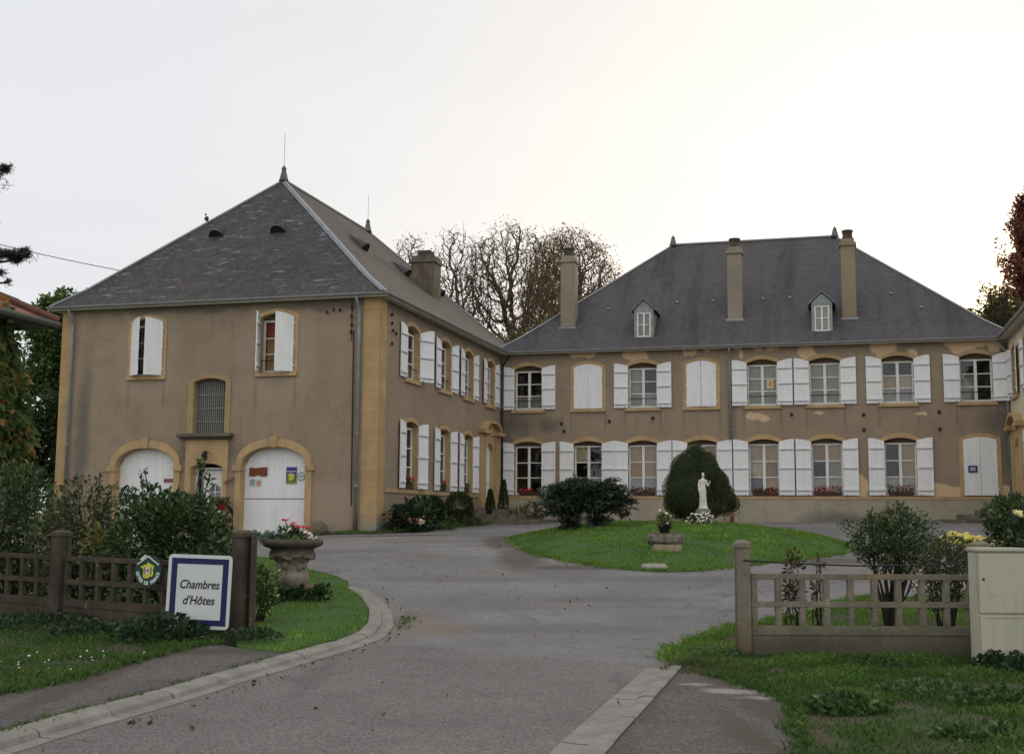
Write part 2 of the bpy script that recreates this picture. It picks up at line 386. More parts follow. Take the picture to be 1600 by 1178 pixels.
def stone_mat(name, base, course=.0):
    m = M(name); co = m.co(); a = m.noise(co, 1.1, 4); b = m.noise(co, 14, 6, .7)
    c = m.mix(m.rng(a, .3, .7), (base[0]*.82, base[1]*.80, base[2]*.78), (base[0]*1.06, base[1]*1.06, base[2]*1.04))
    c = m.mix(m.math('MULTIPLY', m.rng(m.noise(m.map(co, (3,3,.9)), 1.3, 5, .7), .46, .66), .6), c, (.26, .23, .155))
    c = m.mix(m.math('MULTIPLY', m.rng(b, .5, .8), .35), c, (base[0]*.6, base[1]*.6, base[2]*.65))
    if course:
        z = m.n('SeparateXYZ', {0: co}).outputs[2]; f = m.math('FRACT', m.math('MULTIPLY', z, 1/course))
        j = m.rng(m.math('ABSOLUTE', m.math('SUBTRACT', f, .5)), .455, .49)
        idn = m.n('TexWhiteNoise', {'W': m.math('FLOOR', m.math('MULTIPLY', z, 1/course))}, noise_dimensions='1D').outputs[0]
        c = m.mix(m.math('MULTIPLY', m.rng(idn, .2, 1), .35), c, (base[0]*.72, base[1]*.66, base[2]*.6))
        c = m.mix(m.math('MULTIPLY', j, .35), c, (base[0]*1.2, base[1]*1.25, base[2]*1.5))
        zz = m.math('ADD', z, m.math('MULTIPLY', m.noise(co, 1.6, 5), .9))
        c = m.mix(m.rng(zz, 2.05, 1.85), c, (.28, .275, .225))
    m.col(c).rough(.9).bump(b, .4, .01); return m.m
STONE = (.50, .355, .185)
m_stone = stone_mat('yellow_stone', STONE); m_quoin = stone_mat('yellow_quoin_stone', (.47,.325,.16), .42)
m_band = stone_mat('band_stone', (.44,.32,.18)); m_greystone = stone_mat('weathered_stone', (.30,.26,.17))
m_white = M('white_paint'); _a = m_white.noise(m_white.map(m_white.co(), (4,4,.7)), 1.7, 6, .7); _b = m_white.noise(m_white.co(), 5, 5, .7); m_white.col(m_white.mix(m_white.math('MULTIPLY', m_white.rng(_b, .58, .72), .35), m_white.mix(m_white.rng(_a, .35, .7), (.80,.82,.84), (.70,.72,.74)), (.55,.56,.54))).rough(.55); m_white = m_white.m; m_frame = simple('window_paint', (.72,.72,.68), .5, .06, 3)
m_zinc = simple('zinc', (.22,.24,.255), .45, .2, 5, .5); m_lead = simple('hip_lead', (.15,.178,.215), .5, .2, 5, .4); m_zincl = simple('pale_zinc', (.27,.285,.29), .5, .15, 5, .4)
m_strap = simple('strap_iron', (.16,.16,.17), .6, .2, 9); m_fascia = simple('eave_board', (.50,.48,.42), .7, .12, 4); m_dark = simple('dark_iron', (.02,.02,.022), .6, .2, 9)
m_soffit = simple('soffit', (.12,.115,.10), .8, .2, 4)
m_inner = simple('inner_wall', (.12,.09,.07), .9, .2, 2)
def glass_mat():
    m = M('window_glass'); g = m.n('BsdfGlossy', {'Color': (.9,.95,1,1), 'Roughness': .04}); t = m.n('BsdfTransparent')
    t.inputs[0].default_value = (.82, .84, .82, 1)
    f = m.n('Fresnel', {'IOR': 1.5}); x = m.n('MixShader', {0: m.math('ADD', m.math('MULTIPLY', f.outputs[0], .9), .02)}); m.L(t.outputs[0], x.inputs[1]); m.L(g.outputs[0], x.inputs[2])
    bp = m.n('Bump', {'Strength': .12, 'Distance': .05, 'Height': m.noise(m.co(), 2.2, 2)}); m.L(bp.outputs[0], g.inputs['Normal'])
    m.L(x.outputs[0], m.out.inputs[0]); return m.m
m_glass = glass_mat()
CURT_REFL = {k: simple('curtain_or_reflection_'+k, c, .9, .12, 5) for k, c in dict(net=(.55,.55,.52), tan=(.58,.42,.27), beige=(.70,.60,.42), brown=(.42,.27,.19), grey=(.40,.42,.36), lilac=(.50,.50,.56), red=(.45,.06,.05), pink=(.5,.2,.2), orange=(.55,.32,.14)).items()}  # curtain cloths; tan and brown also paint warm reflections in the lower panes
def slate_mat(name, c0, c1, row=.16, wdt=.24, streaks=1., lichen=0, moss=0):
    m = M(name); uv = m.co('UV')
    br = m.n('TexBrick', {'Vector': uv, 'Color1': (0,0,0,1), 'Color2': (1,1,1,1), 'Mortar': (.5,.5,.5,1), 'Scale': 1.0, 'Mortar Size': .008, 'Brick Width': wdt, 'Row Height': row, 'Bias': 0.})
    br.offset = .5
    id_ = br.outputs[0]; mort = br.outputs['Fac']
    c = m.mix(m.rng(id_, .0, 1.), c0, c1)
    s = m.noise(m.map(uv, (1., .12, 1)), 1.1, 5, .65); s2 = m.noise(m.map(uv, (1., .3, 1)), .35, 4)
    dk = (c0[0]*.5, c0[1]*.46, c0[2]*.42)
    c = m.mix(m.math('MULTIPLY', m.rng(s, .5, .68), .75*streaks), c, dk)
    c = m.mix(m.math('MULTIPLY', m.rng(s2, .42, .65), .45), c, (c1[0]*1.2, c1[1]*1.15, c1[2]*1.1))
    if lichen:
        l = m.noise(m.map(uv, (.9, 3.6, 1)), 2.1, 3, .5); l2 = m.noise(m.map(uv, (1, 1, 1), (3, 5, 0)), .7, 3)
        f = m.math('MULTIPLY', m.rng(l, .60, .63), m.rng(l2, .47, .55))
        
        sp = m.noise(uv, 5.5, 5, .8); c = m.mix(m.math('MULTIPLY', m.rng(sp, .54, .64), .7), c, (.105, .094, .082)); spb = m.noise(uv, 9, 5, .85); c = m.mix(m.math('MULTIPLY', m.rng(spb, .52, .62), .8), c, (.022, .02, .02))
        sp2 = m.noise(uv, 2.5, 5, .8); c = m.mix(m.math('MULTIPLY', m.rng(sp2, .48, .60), .7), c, (.03, .028, .028)); c = m.mix(m.math('MULTIPLY', f, lichen*.75), c, (.17, .20, .24))
    if moss:
        l = m.noise(m.map(uv, (1, .25, 1)), 1.6, 5, .7); c = m.mix(m.math('MULTIPLY', m.rng(l, .45, .62), moss), c, (.15, .13, .07))
    c = m.mix(m.math('MULTIPLY', mort, .55), c, (.012, .012, .013))
    g = m.noise(uv, 30, 4, .8); c = m.mix(1., c, m.mix(m.rng(g, .3, .7), (.8, .8, .8), (1.2, 1.2, 1.2)), 'MULTIPLY')
    v = m.n('SeparateXYZ', {0: uv}).outputs[1]; fr = m.math('FRACT', m.math('MULTIPLY', v, 1/row))
    m.col(c).rough(.72).bump(m.math('SUBTRACT', m.math('MULTIPLY', fr, -.6), mort), .5, .012); m.b.inputs['Specular IOR Level'].default_value = .3
    return m.m
m_slate = slate_mat('blue_grey_slate', (.054,.050,.057), (.080,.076,.084), .13, .2, 1.3)
m_slate_l = slate_mat('lichened_slate', (.036,.033,.037), (.076,.069,.073), .13, .20, .5, lichen=1.)
m_tile_e = slate_mat('brown_slate', (.046,.037,.029), (.074,.061,.048), .13, .2, 1.0, moss=.25)
m_redtile = slate_mat('red_tile', (.17,.065,.045), (.27,.115,.075), .28, .22, 1.2)

# ------------------------------------------------------------------ building kit
TH = .2685
ZE, ZB = 7.96, 2.40          # eaves, top of the sill band
def frame(O, ex, nn):
    O = Vector((O[0], O[1], 0)); ex = Vector((ex[0], ex[1], 0)); nn = Vector((nn[0], nn[1], 0))
    return lambda u, w_, z: tuple(O + ex*u + nn*w_ + Vector((0, 0, z)))
def arch(u0, u1, z0, zs, zc, n=10, kind='seg'):
    pts = [(u0, z0), (u1, z0)]; a = (u1-u0)/2; c = (u0+u1)/2; h = zc-zs
    for i in range(n+1):
        t = i/n
        if kind == 'seg': x = 1-2*t; pts.append((c+a*x, zs+h*(1-x*x)))
        else: th = math.pi*t; pts.append((c+a*math.cos(th), zs+h*abs(math.sin(th))**.85))
    return pts
def wall_sheet(mb, fr, outer, holes, w_=0.):
    loops = [[Vector((u, z, 0)) for u, z in outer]] + [[Vector((u, z, 0)) for u, z in h] for h in holes]
    tri = tessellate_polygon(loops); vs = [fr(p.x, w_, p.y) for l in loops for p in l]
    mb.add(vs, [tuple(t) for t in tri])
def shutter(parent, fr, hinge, side, ang, z0, zs, zc, wd=.535, off=.045, twist=0):
    """side +1: closes towards +u. ang 0 closed .. 180 folded back on the wall"""
    a = R(ang); d = (math.cos(a)*side, math.sin(a)); pn = (-math.sin(a)*side, math.cos(a))   # pn: outward face when closed
    def f2(x, y, z): return fr(hinge + d[0]*x + pn[0]*y, off*(1 if ang < 90 else 1) + d[1]*x + pn[1]*y, z)
    mb = MB(); n = 5; g = .0022; H = zc-zs
    def top(x): t = 1-x/wd; return zc - H*t*t
    for i in range(n):
        x0, x1 = wd*i/n + g/2, wd*(i+1)/n - g/2
        mb.prism([(x0, z0), (x1, z0), (x1, top(x1)), (x0, top(x0))], f2, -.014, .014)
    hh = zs - z0
    for q in (.11, .52, .88):
        zb = z0 + hh*q; mb.prism([(.015, zb-.045), (wd-.015, zb-.045), (wd-.015, zb+.045), (.015, zb+.045)], f2, -.034, -.0135)
    for q in (.11, .52, .88):
        zb = z0 + hh*q - .052; mb.prism([(.02,zb-.010),(wd-.02,zb-.010),(wd-.02,zb+.007),(.02,zb+.007)], f2, -.042, -.0345, 1)
    if ang > 90: mb.prism([(.10,z0-.045),(.14,z0-.045),(.14,z0+.03),(.10,z0+.03)], f2, -.05, -.0345, 1)
    for q in (.11, .52, .88):   # strap pins at the hinge
        zb = z0 + hh*q; mb.prism([(-.035, zb-.02), (.05, zb-.02), (.05, zb+.02), (-.035, zb+.02)], f2, .0145, .024)
    return mb.build('shutter', [m_white, m_strap], parent)
def window(parent, fr, u0, u1, z0, zs, zc, tw=.135, at_=.13, panes=None, shut=(180, 180), closed=False, rail=False, deep=.22, sill=True, sill_w=.14, curt_refl=None, surround=True):
    """stone surround > frame, pane, curtain, sill, shutters"""
    inn = arch(u0, u1, z0, zs, zc); out = arch(u0-tw, u1+tw, z0, zs+.06, zc+at_)
    mb = MB(); mb.ring(out, inn, fr, -deep-.1, .028)
    w_ = mb.build('window', m_stone, parent, bevel=0)
    if sill:
        s = MB(); s.prism([(u0-sill_w, z0-.12), (u1+sill_w, z0-.12), (u1+sill_w, z0-.002), (u0-sill_w, z0-.002)], fr, -.2, .075); s.build('sill', m_stone, w_, bevel=.008)
    zt = zs - .06; fw = .055; b = -deep
    mb = MB(); P = lambda a0, a1, c0, c1, f0=.03: mb.prism([(a0, c0), (a1, c0), (a1, c1), (a0, c1)], fr, b-.03, b+f0)
    um = (u0+u1)/2; e0, e1 = u0+.004, u1-.004
    P(e0, e0+fw, z0+.005, zt); P(e1-fw, e1, z0+.005, zt); P(e0+fw, e1-fw, zt-fw, zt); P(e0+fw, e1-fw, z0+.005, z0+.09); P(um-.05, um+.05, z0+.09, zt-fw, .036)
    hz = (zt-fw) - (z0+.09)
    for i in (1, 2):
        zz = z0+.09+hz*i/3; P(e0+fw, um-.05, zz-.018, zz+.018, .02); P(um+.05, e1-fw, zz-.018, zz+.018, .02)
    # infill above the flat head of the casements
    mb.build('frame', m_frame, w_)
    t = MB(); t.prism([(e0, zt+.003)]+[(e1, zt+.003)]+[(u, z-.003) for u, z in arch(u0+.004, u1-.004, zt, zs, zc)[2:]], fr, b-.03, b+.01); t.build('tympanum', m_inner, w_)
    g = MB(); g.add([fr(e0+fw, b-.012, z0+.09), fr(e1-fw, b-.012, z0+.09), fr(e1-fw, b-.012, zt-fw), fr(e0+fw, b-.012, zt-fw)], [(0,1,2,3)]); g.build('pane', m_glass, w_, fix=False)
    if curt_refl:
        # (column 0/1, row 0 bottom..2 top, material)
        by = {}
        for c_, r_, k in curt_refl: by.setdefault(k, []).append((c_, r_))
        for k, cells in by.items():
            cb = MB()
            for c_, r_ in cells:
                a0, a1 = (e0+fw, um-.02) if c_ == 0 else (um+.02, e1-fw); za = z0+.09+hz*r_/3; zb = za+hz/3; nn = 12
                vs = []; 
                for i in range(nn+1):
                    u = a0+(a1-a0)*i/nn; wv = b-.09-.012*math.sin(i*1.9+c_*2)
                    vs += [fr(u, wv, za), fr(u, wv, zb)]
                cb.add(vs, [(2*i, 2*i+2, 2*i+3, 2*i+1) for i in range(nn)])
            cb.build('curtain_or_reflection', CURT_REFL[k], w_, fix=False)
    if rail:
        rb = MB(); rb.tube([fr(u0, -.06, z0+.36), fr(u1, -.06, z0+.36)], .014, 6); rb.build('railing', m_dark, w_)
    if shut:
        rq = random.Random(int(u0*100+z0*37)); shut = tuple(a_ if a_ is None or a_ != 180 else 180-rq.choice((0,1,2,4,6)) for a_ in shut)
        zsh, zch = zs-.005, zc-.008
        wd = (u1-u0)/2-.004
        if shut[0] is not None: shutter(w_, fr, u0, 1, shut[0], z0+.01, zsh, zch, wd)
        if shut[1] is not None: shutter(w_, fr, u1, -1, shut[1], z0+.01, zsh, zch, wd)
    return w_
def hip_roof(parent, x0, x1, y0, y1, rx0, rx1, ry0, ry1, zr, mats, ov=.30, fl=.65, name='roof'):
    """hipped roof with bell-cast eaves; ridge from (rx0,ry0) to (rx1,ry1)"""
    ze = ZE-.04; zf = ze + (fl+ov)*.80
    E_ = [(x0-ov, y0-ov), (x1+ov, y0-ov), (x1+ov, y1+ov), (x0-ov, y1+ov)]
    # flare corners lie on the hip lines
    def hipc(c, r): t = fl/abs((r[1]-c[1]) if abs(r[1]-c[1]) > .1 else 1); return None
    Rg = [(rx0, ry0), (rx1, ry1)]
    near = [min(Rg, key=lambda q: (q[0]-c[0])**2+(q[1]-c[1])**2) for c in E_]
    f = .155
    Fl = [(c[0]+(r[0]-c[0])*f, c[1]+(r[1]-c[1])*f) for c, r in zip(E_, near)]
    zf = ze + (zr-ze)*f*.86
    mb = MB(); uvs = []
    names = ['front', 'right', 'back', 'left']
    me_faces = []
    for i in range(4):
        j = (i+1) % 4; a, b = Vector((*E_[i], ze)), Vector((*E_[j], ze)); fa, fb = Vector((*Fl[i], zf)), Vector((*Fl[j], zf))
        ra, rb = Vector((*near[i], zr)), Vector((*near[j], zr)); ux = (b-a).normalized()
        def uv(p, v0, base): return ((p-a).dot(ux), v0)
        slen1 = ((fa+fb)/2-(a+b)/2); slen1 = (slen1 - ux*slen1.dot(ux)).length
        s2 = ((ra+rb)/2-(fa+fb)/2); s2 = (s2-ux*s2.dot(ux)).length
        k = len(mb.v); mb.add([a, b, fb, fa], [(0,1,2,3)], i); uvs += [((a-a).dot(ux), 0), ((b-a).dot(ux), 0), ((fb-a).dot(ux), slen1), ((fa-a).dot(ux), slen1)]
        if (ra-rb).length < .05:
            mb.add([fa, fb, ra], [(0,1,2)], i); uvs += [((fa-a).dot(ux), slen1), ((fb-a).dot(ux), slen1), ((ra-a).dot(ux), slen1+s2)]
        else:
            mb.add([fa, fb, rb, ra], [(0,1,2,3)], i); uvs += [((fa-a).dot(ux), slen1), ((fb-a).dot(ux), slen1), ((rb-a).dot(ux), slen1+s2), ((ra-a).dot(ux), slen1+s2)]
    me = bpy.data.meshes.new(name); me.from_pydata(mb.v, [], mb.f)
    ul = me.uv_layers.new(name='UVMap')
    for li, l in enumerate(me.loops): ul.data[li].uv = uvs[l.vertex_index]
    me.polygons.foreach_set('material_index', mb.mi)
    ro = link(name, me, mats, parent)
    cap = MB()
    for c, fl_, r in zip(E_, Fl, near):
        pts = [Vector((*c, ze+.03)), Vector((*fl_, zf+.03)), Vector((*r, zr+.03))]
        cap.tube(pts, .038, 6)
    cap.tube([(rx0, ry0, zr+.04), (rx1, ry1, zr+.04)], .045, 6)
    cap.build('ridge_cap', m_zincl, ro)
    return ro, ze
def gutters(parent, x0, x1, y0, y1, sides, ov=.30):
    ze = ZE-.04; o = ov+.05
    c = [(x0-o, y0-o), (x1+o, y0-o), (x1+o, y1+o), (x0-o, y1+o)]
    i_ = [(x0, y0), (x1, y0), (x1, y1), (x0, y1)]
    nrm = [(0,-1), (1,0), (0,1), (-1,0)]
    for k in sides:
        a, b = Vector((*c[k], ze)), Vector((*c[(k+1) % 4], ze)); d = (b-a).normalized(); n_ = Vector((*nrm[k], 0))
        mb = MB(); prof = [(.06*math.cos(t), .06*math.sin(t)) for t in [math.pi+math.pi*i/7 for i in range(8)]]
        vs = []; 
        for p in (a-d*0, b+d*0):
            vs += [tuple(p + n_*q[0] + Vector((0,0,q[1]))) for q in prof] + [tuple(p + n_*q[0]*.85 + Vector((0,0,q[1]*.85+.002))) for q in reversed(prof)]
        m_ = 16; mb.add(vs, [(i, (i+1) % m_, m_+(i+1) % m_, m_+i) for i in range(m_)])
        mb.build('gutter', m_zincl, parent)
        ia, ib = Vector((*i_[k], ZE-.12)), Vector((*i_[(k+1) % 4], ZE-.12)); s = MB()
        q = [ia, ib, b-n_*.06-Vector((0,0,.10)), a-n_*.06-Vector((0,0,.10))]
        q2 = [v+Vector((0,0,.07)) for v in q]
        s.add([tuple(v) for v in q+q2], [(0,1,2,3), (7,6,5,4), (0,4,5,1), (1,5,6,2), (2,6,7,3), (3,7,4,0)]); s.build('eave_board', m_fascia, parent)
def downpipe(parent, x, y, n_, z0, ztop=7.85, mat=None, r=.048, boot=True):
    """n_ points away from the wall"""
    mb = MB(); n_ = Vector((*n_, 0)); b = Vector((x, y, 0))+n_*.09; t = Vector((x, y, 0))+n_*.33
    mb.tube([t+Vector((0,0,ztop)), t+Vector((0,0,ztop-.1)), b+Vector((0,0,ztop-.42)), b+Vector((0,0,ztop-.6)), b+Vector((0,0,z0+.75))], r, 10)
    o = mb.build('downpipe', mat or m_zinc, parent, True)
    if boot: s = MB(); s.tube([b+Vector((0,0,z0+.76)), b+Vector((0,0,z0))], r*1.25, 10); s.build('pipe_boot', simple('rusty_boot', (.09,.065,.05), .8), o, True)
    c = MB()
    for z in np.arange(z0+(1.4 if boot else 1.1), ztop-.7, 1.5): c.lathe([(r*1.25, -.02), (r*1.25, .02)], (b.x, b.y, z), 10)
    c.build('pipe_clamp', m_zinc, o)
def finial(parent, x, y, z, h=.42, rod=0):
    mb = MB(); mb.lathe([(.17,0),(.15,.06),(.09,.3),(.07,h),(.095,h+.04),(.05,h+.09),(.012,h+.16),(0,h+.2)], (x, y, z), 12)
    if rod: mb.tube([(x, y, z+h+.1), (x, y, z+h+rod)], .007, 5)
    mb.build('finial', simple('finial_lead', (.085,.09,.10), .5, .2, 6, .4), parent, True)
def chimney(parent, x0, x1, y0, y1, z0, z1, mat, capm, pot=True, flash=True):
    mb = MB(); mb.box(x0, x1, y0, y1, z0, z1-.35); mb.box(x0-.05, x1+.05, y0-.05, y1+.05, z1-.349, z1-.22); mb.box(x0+.02, x1-.02, y0+.02, y1-.02, z1-.219, z1-.06)
    ch = mb.build('chimney', mat, parent, bevel=.012)
    if flash:
        f = MB(); f.box(x0-.05, x1+.05, y0-.09, y0-.004, z0+.02, z0+.16); f.build('flashing', m_zincl, ch)
    if pot:
        p = MB(); cx, cy, r = (x0+x1)/2, (y0+y1)/2, min(x1-x0, y1-y0)*.36
        p.lathe([(r*1.05,-.06),(r*1.05,.02),(r*.95,.06),(r*1.0,.2),(r*1.12,.22),(r*1.12,.28),(r*.8,.29),(r*.75,.1)], (cx, cy, z1), 14); p.build('chimney_pot', capm, ch, True)
    return ch
def small_vent(parent, p, nrm, upv, dark_open=True):
    """little half-cone slate vent; p on the roof, nrm horizontal outward"""
    n_ = Vector(nrm); t = Vector((-n_.y, n_.x, 0)); p = Vector(p); mb = MB(); vs = []; seg = 10
    tip = p - n_*.55 + Vector((0,0,.62))
    for i in range(seg+1):
        a = math.pi*i/seg; vs.append(tuple(p + t*.27*math.cos(a) + n_*.20*math.sin(a) + Vector((0,0,.24*math.sin(a)+.02))))
    for i in range(seg+1):
        a = math.pi*i/seg; vs.append(tuple(tip + t*.03*math.cos(a)+Vector((0,0,.02*math.sin(a)))))
    mb.add(vs, [(i, i+1, seg+2+i, seg+1+i) for i in range(seg)])
    o = mb.build('roof_vent', simple('vent_slate', (.055,.052,.055), .7, .3, 6), parent, True, fix=False)
    d = MB(); d.add([tuple(Vector(v)-n_*.1*0 - n_*.03) for v in vs[:seg+1]], [tuple(range(seg+1))]); d.build('opening', m_dark, o, fix=False)
def quoin(parent, pts_boxes, mat=None):
    mb = MB()
    for b in pts_boxes: mb.box(*b)
    return mb.build('quoin', mat or m_quoin, parent, bevel=.01)
def portal(parent, fr, c, z0, zt):
    """stone door case: pilasters, entablature, curved pediment; centre c on the wall"""
    mb = MB(); hw = 1.30; ow = .46
    for s in (-1, 1):
        a, b = sorted((c+s*hw, c+s*(ow+.22))); mb.prism([(a, z0), (b, z0), (b, zt-.12), (a, zt-.12)], fr, -.02, .10)
        a, b = sorted((c+s*(hw+.05), c+s*(ow+.18))); mb.prism([(a, z0), (b, z0), (b, z0+.28), (a, z0+.28)], fr, .101, .15)
        mb.prism([(a-.04, zt-.12), (b+.04, zt-.12), (b+.08, zt+.02), (a-.08, zt+.02)], fr, -.02, .27)
    # jamb ring with arch
    inn = arch(c-ow, c+ow, z0, zt-.72, zt-.42); out = arch(c-ow-.2, c+ow+.2, z0, zt-.30, zt-.1)
    mb.ring(out, inn, fr, -.3, .06)
    # curved pediment
    n = 14; A0 = [(c+(hw*.82)*math.cos(math.pi*i/n), zt+.0+.42*math.sin(math.pi*i/n)) for i in range(n+1)]
    A1 = [(c+(hw*.82-.13)*math.cos(math.pi*i/n), zt-.06+.36*math.sin(math.pi*i/n)) for i in range(n+1)]
    for i in range(n): mb.prism([A0[i], A0[i+1], A1[i+1], A1[i]], fr, 0, .26)
    mb.prism([(c-.7, zt-.1)]+[(c+.7, zt-.1)]+[(u, z) for u, z in A1], fr, -.01, .06)
    p = mb.build('portal', m_stone, parent, bevel=.012)
    cv = MB(); rg = random.Random(4)
    for i in range(26):
        a = rg.uniform(0, 6.28); q = rg.uniform(0, .28); cv.lathe([(0,-.06),(.05,-.03),(.06,0),(.04,.04),(0,.06)], fr(c+q*math.cos(a), .08, zt+.02+q*math.sin(a)*.7), 6)
    cv.build('carving', m_stone, p, True)
    d = MB(); g = -.09; d.prism(arch(c-ow, c+ow, z0, zt-.72, zt-.42), fr, g-.05, g)
    for (a, b, za, zb) in ((-.38,-.06,.2,.8),(.06,.38,.2,.8),(-.38,-.06,.95,1.6),(.06,.38,.95,1.6)):
        o_ = [(c+a, z0+za), (c+b, z0+za), (c+b, z0+zb), (c+a, z0+zb)]; i2 = [(c+a+.03, z0+za+.03), (c+b-.03, z0+za+.03), (c+b-.03, z0+zb-.03), (c+a+.03, z0+zb-.03)]
        d.ring(o_, i2, fr, g, g+.02)
    d.prism([(c-ow, zt-.78), (c+ow, zt-.78), (c+ow, zt-.72), (c-ow, zt-.72)], fr, g, g+.03)
    do = d.build('door', m_white, p)
    h = MB(); h.tube([fr(c-.36, g+.01, z0+1.05), fr(c-.36, g+.07, z0+1.05), fr(c-.26, g+.07, z0+1.05)], .012, 6); h.build('handle', m_dark, do) if False else None
    return p
def closed_wall(parent, x0, x1, y0, y1, mat, fronts):
    """fronts: dict side -> (outer poly, holes) ; the rest plain"""

# ------------------------------------------------------------------ LEFT WING
CC = Vector((-.41, 46.0, 0)); DM = Vector((math.cos(TH), -math.sin(TH), 0)); BK = Vector((math.sin(TH), math.cos(TH), 0))
AA = CC - BK*12.7325; DD = CC + DM*18.33
wing = empty('manor_wing', AA, -TH, 'left wing of the manor with two arched white garage doors and a lichened roof', 'building')
WX, WY = 10.5, 15.8
frF = frame((0,0), (-1,0), (0,-1)); frE = frame((0,0), (0,1), (1,0))
up_e = [(2.15,3.28), (5.35,6.44), (7.92,8.98), (10.67,11.72)]; lo_e = up_e[:3]
def grow(p, g=.015):
    cx = sum(a for a, b in p)/len(p); cz = sum(b for a, b in p)/len(p)
    return [(a+(g if a > cx else -g), b+(g if b > cz else -g)) for a, b in p]
mb = MB()
garage = [(2.19,4.23), (6.43,8.41)]
holesF = [arch(a, b, .91, 3.0, 3.58, 14, 'ell') for a, b in garage] + [arch(4.83,5.87,.91,3.0,3.11), arch(4.83,5.87,4.02,5.52,5.63), arch(6.97,8.03,5.75,7.38,7.51), arch(2.67,3.75,5.75,7.38,7.51)]
wall_sheet(mb, frF, [(0,.3),(WX,.3),(WX,ZE),(0,ZE)], [grow(h) for h in holesF])
pdoor = arch(11.05-.46, 11.05+.46, 1.94, 4.74-.72, 4.74-.42)
wall_sheet(mb, frE, [(0,.3),(WY,.3),(WY,ZE),(0,ZE)], [grow(arch(a,b,5.75,7.27,7.41)) for a,b in up_e] + [grow(arch(a,b,2.43,4.36,4.47)) for a,b in lo_e] + [grow(pdoor)])
mb.add([(-WX,0,.3),(-WX,WY,.3),(-WX,WY,ZE),(-WX,0,ZE)], [(0,1,2,3)]); mb.add([(-WX,WY,.3),(0,WY,.3),(0,WY,ZE),(-WX,WY,ZE)], [(0,1,2,3)])
mb.build('wall', m_wall_wing, wing, fix=False)
quoin(wing, [(-.50,.018,-.018,.014,.6,ZE-.1), (-.014,.0185,.0145,.52,.6,ZE-.1)])
quoin(wing, [(-WX-.018,-WX+.36,-.018,.02,.6,ZE-.1)])
bd = MB(); bd.prism([(.525,2.28),(9.72,2.28),(9.72,2.40),(.525,2.40)], frE, -.02, .04); bd.build('band', m_band, wing, bevel=.008)
# east windows
for i, (a, b) in enumerate(up_e):
    window(wing, frE, a, b, 5.75, 7.27, 7.41, shut=(180 if i != 2 else 176, 148 if i == 0 else (172 if i == 1 else 178)), rail=True, deep=.19,
           curt_refl=[(0,1,'beige'),(0,0,'beige'),(1,0,'beige')] if i == 0 else ([(0,0,'grey'),(1,1,'grey')] if i == 1 else [(0,0,'net')]))
for i, (a, b) in enumerate(lo_e):
    window(wing, frE, a, b, 2.43, 4.36, 4.47, shut=(180 if i else 176, 168 if i == 0 else 174), deep=.19, sill=False, curt_refl=[(0,0,'red'),(1,0,'red')] if i == 0 else [(0,0,'brown')])
portal(wing, frE, 11.05, 1.90, 4.74)
# front windows
window(wing, frF, 6.97, 8.03, 5.75, 7.38, 7.51, tw=.12, at_=.11, shut=(32, 35), sill_w=.12)
window(wing, frF, 2.67, 3.75, 5.75, 7.38, 7.51, tw=.14, at_=.12, shut=(34, 73), sill_w=.14, curt_refl=[(1,2,'red'),(1,1,'orange'),(1,0,'orange'),(0,1,'orange'),(0,0,'orange'),(0,2,'red')], rail=True)
# grille window
g = MB(); g.ring(arch(4.65,6.07,4.0,5.55,5.76), arch(4.83,5.87,4.0,5.52,5.63), frF, -.3, .03); gw = g.build('grille_window', stone_mat('grille_stone',(.40,.29,.15)), wing, bevel=.008)
g = MB(); g.prism(arch(4.83,5.87,4.0,5.52,5.63), frF, -.29, -.22); g.build('screen', simple('grey_screen',(.13,.13,.12),.9,.3,30), gw)
g = MB()
for i in range(15): u = 4.87+.96*i/14; g.prism([(u-.012,4.0),(u+.012,4.0),(u+.012,5.6),(u-.012,5.6)], frF, -.2, -.18)
for z in (4.35, 4.75, 5.15): g.prism([(4.83,z-.012),(5.87,z-.012),(5.87,z+.012),(4.83,z+.012)], frF, -.179, -.17)
g.build('grille', simple('grille_metal',(.24,.24,.22),.7,.2,20), gw)
g = MB(); g.prism([(4.56,3.82),(6.22,3.82),(6.22,3.88),(4.56,3.88)], frF, 0, .15); g.prism([(4.50,3.881),(6.28,3.881),(6.28,3.985),(4.50,3.985)], frF, 0, .26)
g.build('ledge', simple('dark_ledge',(.13,.12,.095),.9,.3,6,bump=.4), wing, bevel=.012)
# front door case
d = MB(); d.ring(arch(4.67,6.06,.6,3.81,3.815), arch(4.83,5.87,.6,3.0,3.11), frF, -.34, .045); dc = d.build('door_case', m_stone, wing, bevel=.01)
d = MB(); b0 = -.28
def PR(m_, a, b, c, e_, w0, w1): m_.prism([(a,c),(b,c),(b,e_),(a,e_)], frF, w0, w1)
PR(d,4.835,4.90,.9,3.0,b0-.04,b0+.02); PR(d,5.80,5.865,.9,3.0,b0-.04,b0+.02); PR(d,4.90,5.80,2.93,3.0,b0-.04,b0+.02); PR(d,5.53,5.58,.9,2.93,b0-.04,b0+.02)
d.build('door_frame', m_white, dc)
d = MB(); d.ring(arch(4.905,5.525,.95,2.9,2.905,n=10), arch(5.03,5.40,1.85,2.38,2.50), frF, b0-.05, b0); door = d.build('door', m_white, dc)
d = MB(); PR(d,5.203,5.227,1.85,2.5,b0-.03,b0-.005)
for z in (2.07, 2.28): PR(d,5.03,5.40,z-.012,z+.012,b0-.03,b0-.006)
d.build('glazing_bar', m_white, door); d = MB(); d.prism(arch(5.03,5.40,1.85,2.38,2.50), frF, b0-.045, b0-.035); d.build('pane', m_glass, door)
d = MB(); PR(d,5.58,5.80,.95,2.93,b0-.03,b0-.02); d.build('side_pane', m_glass, dc)
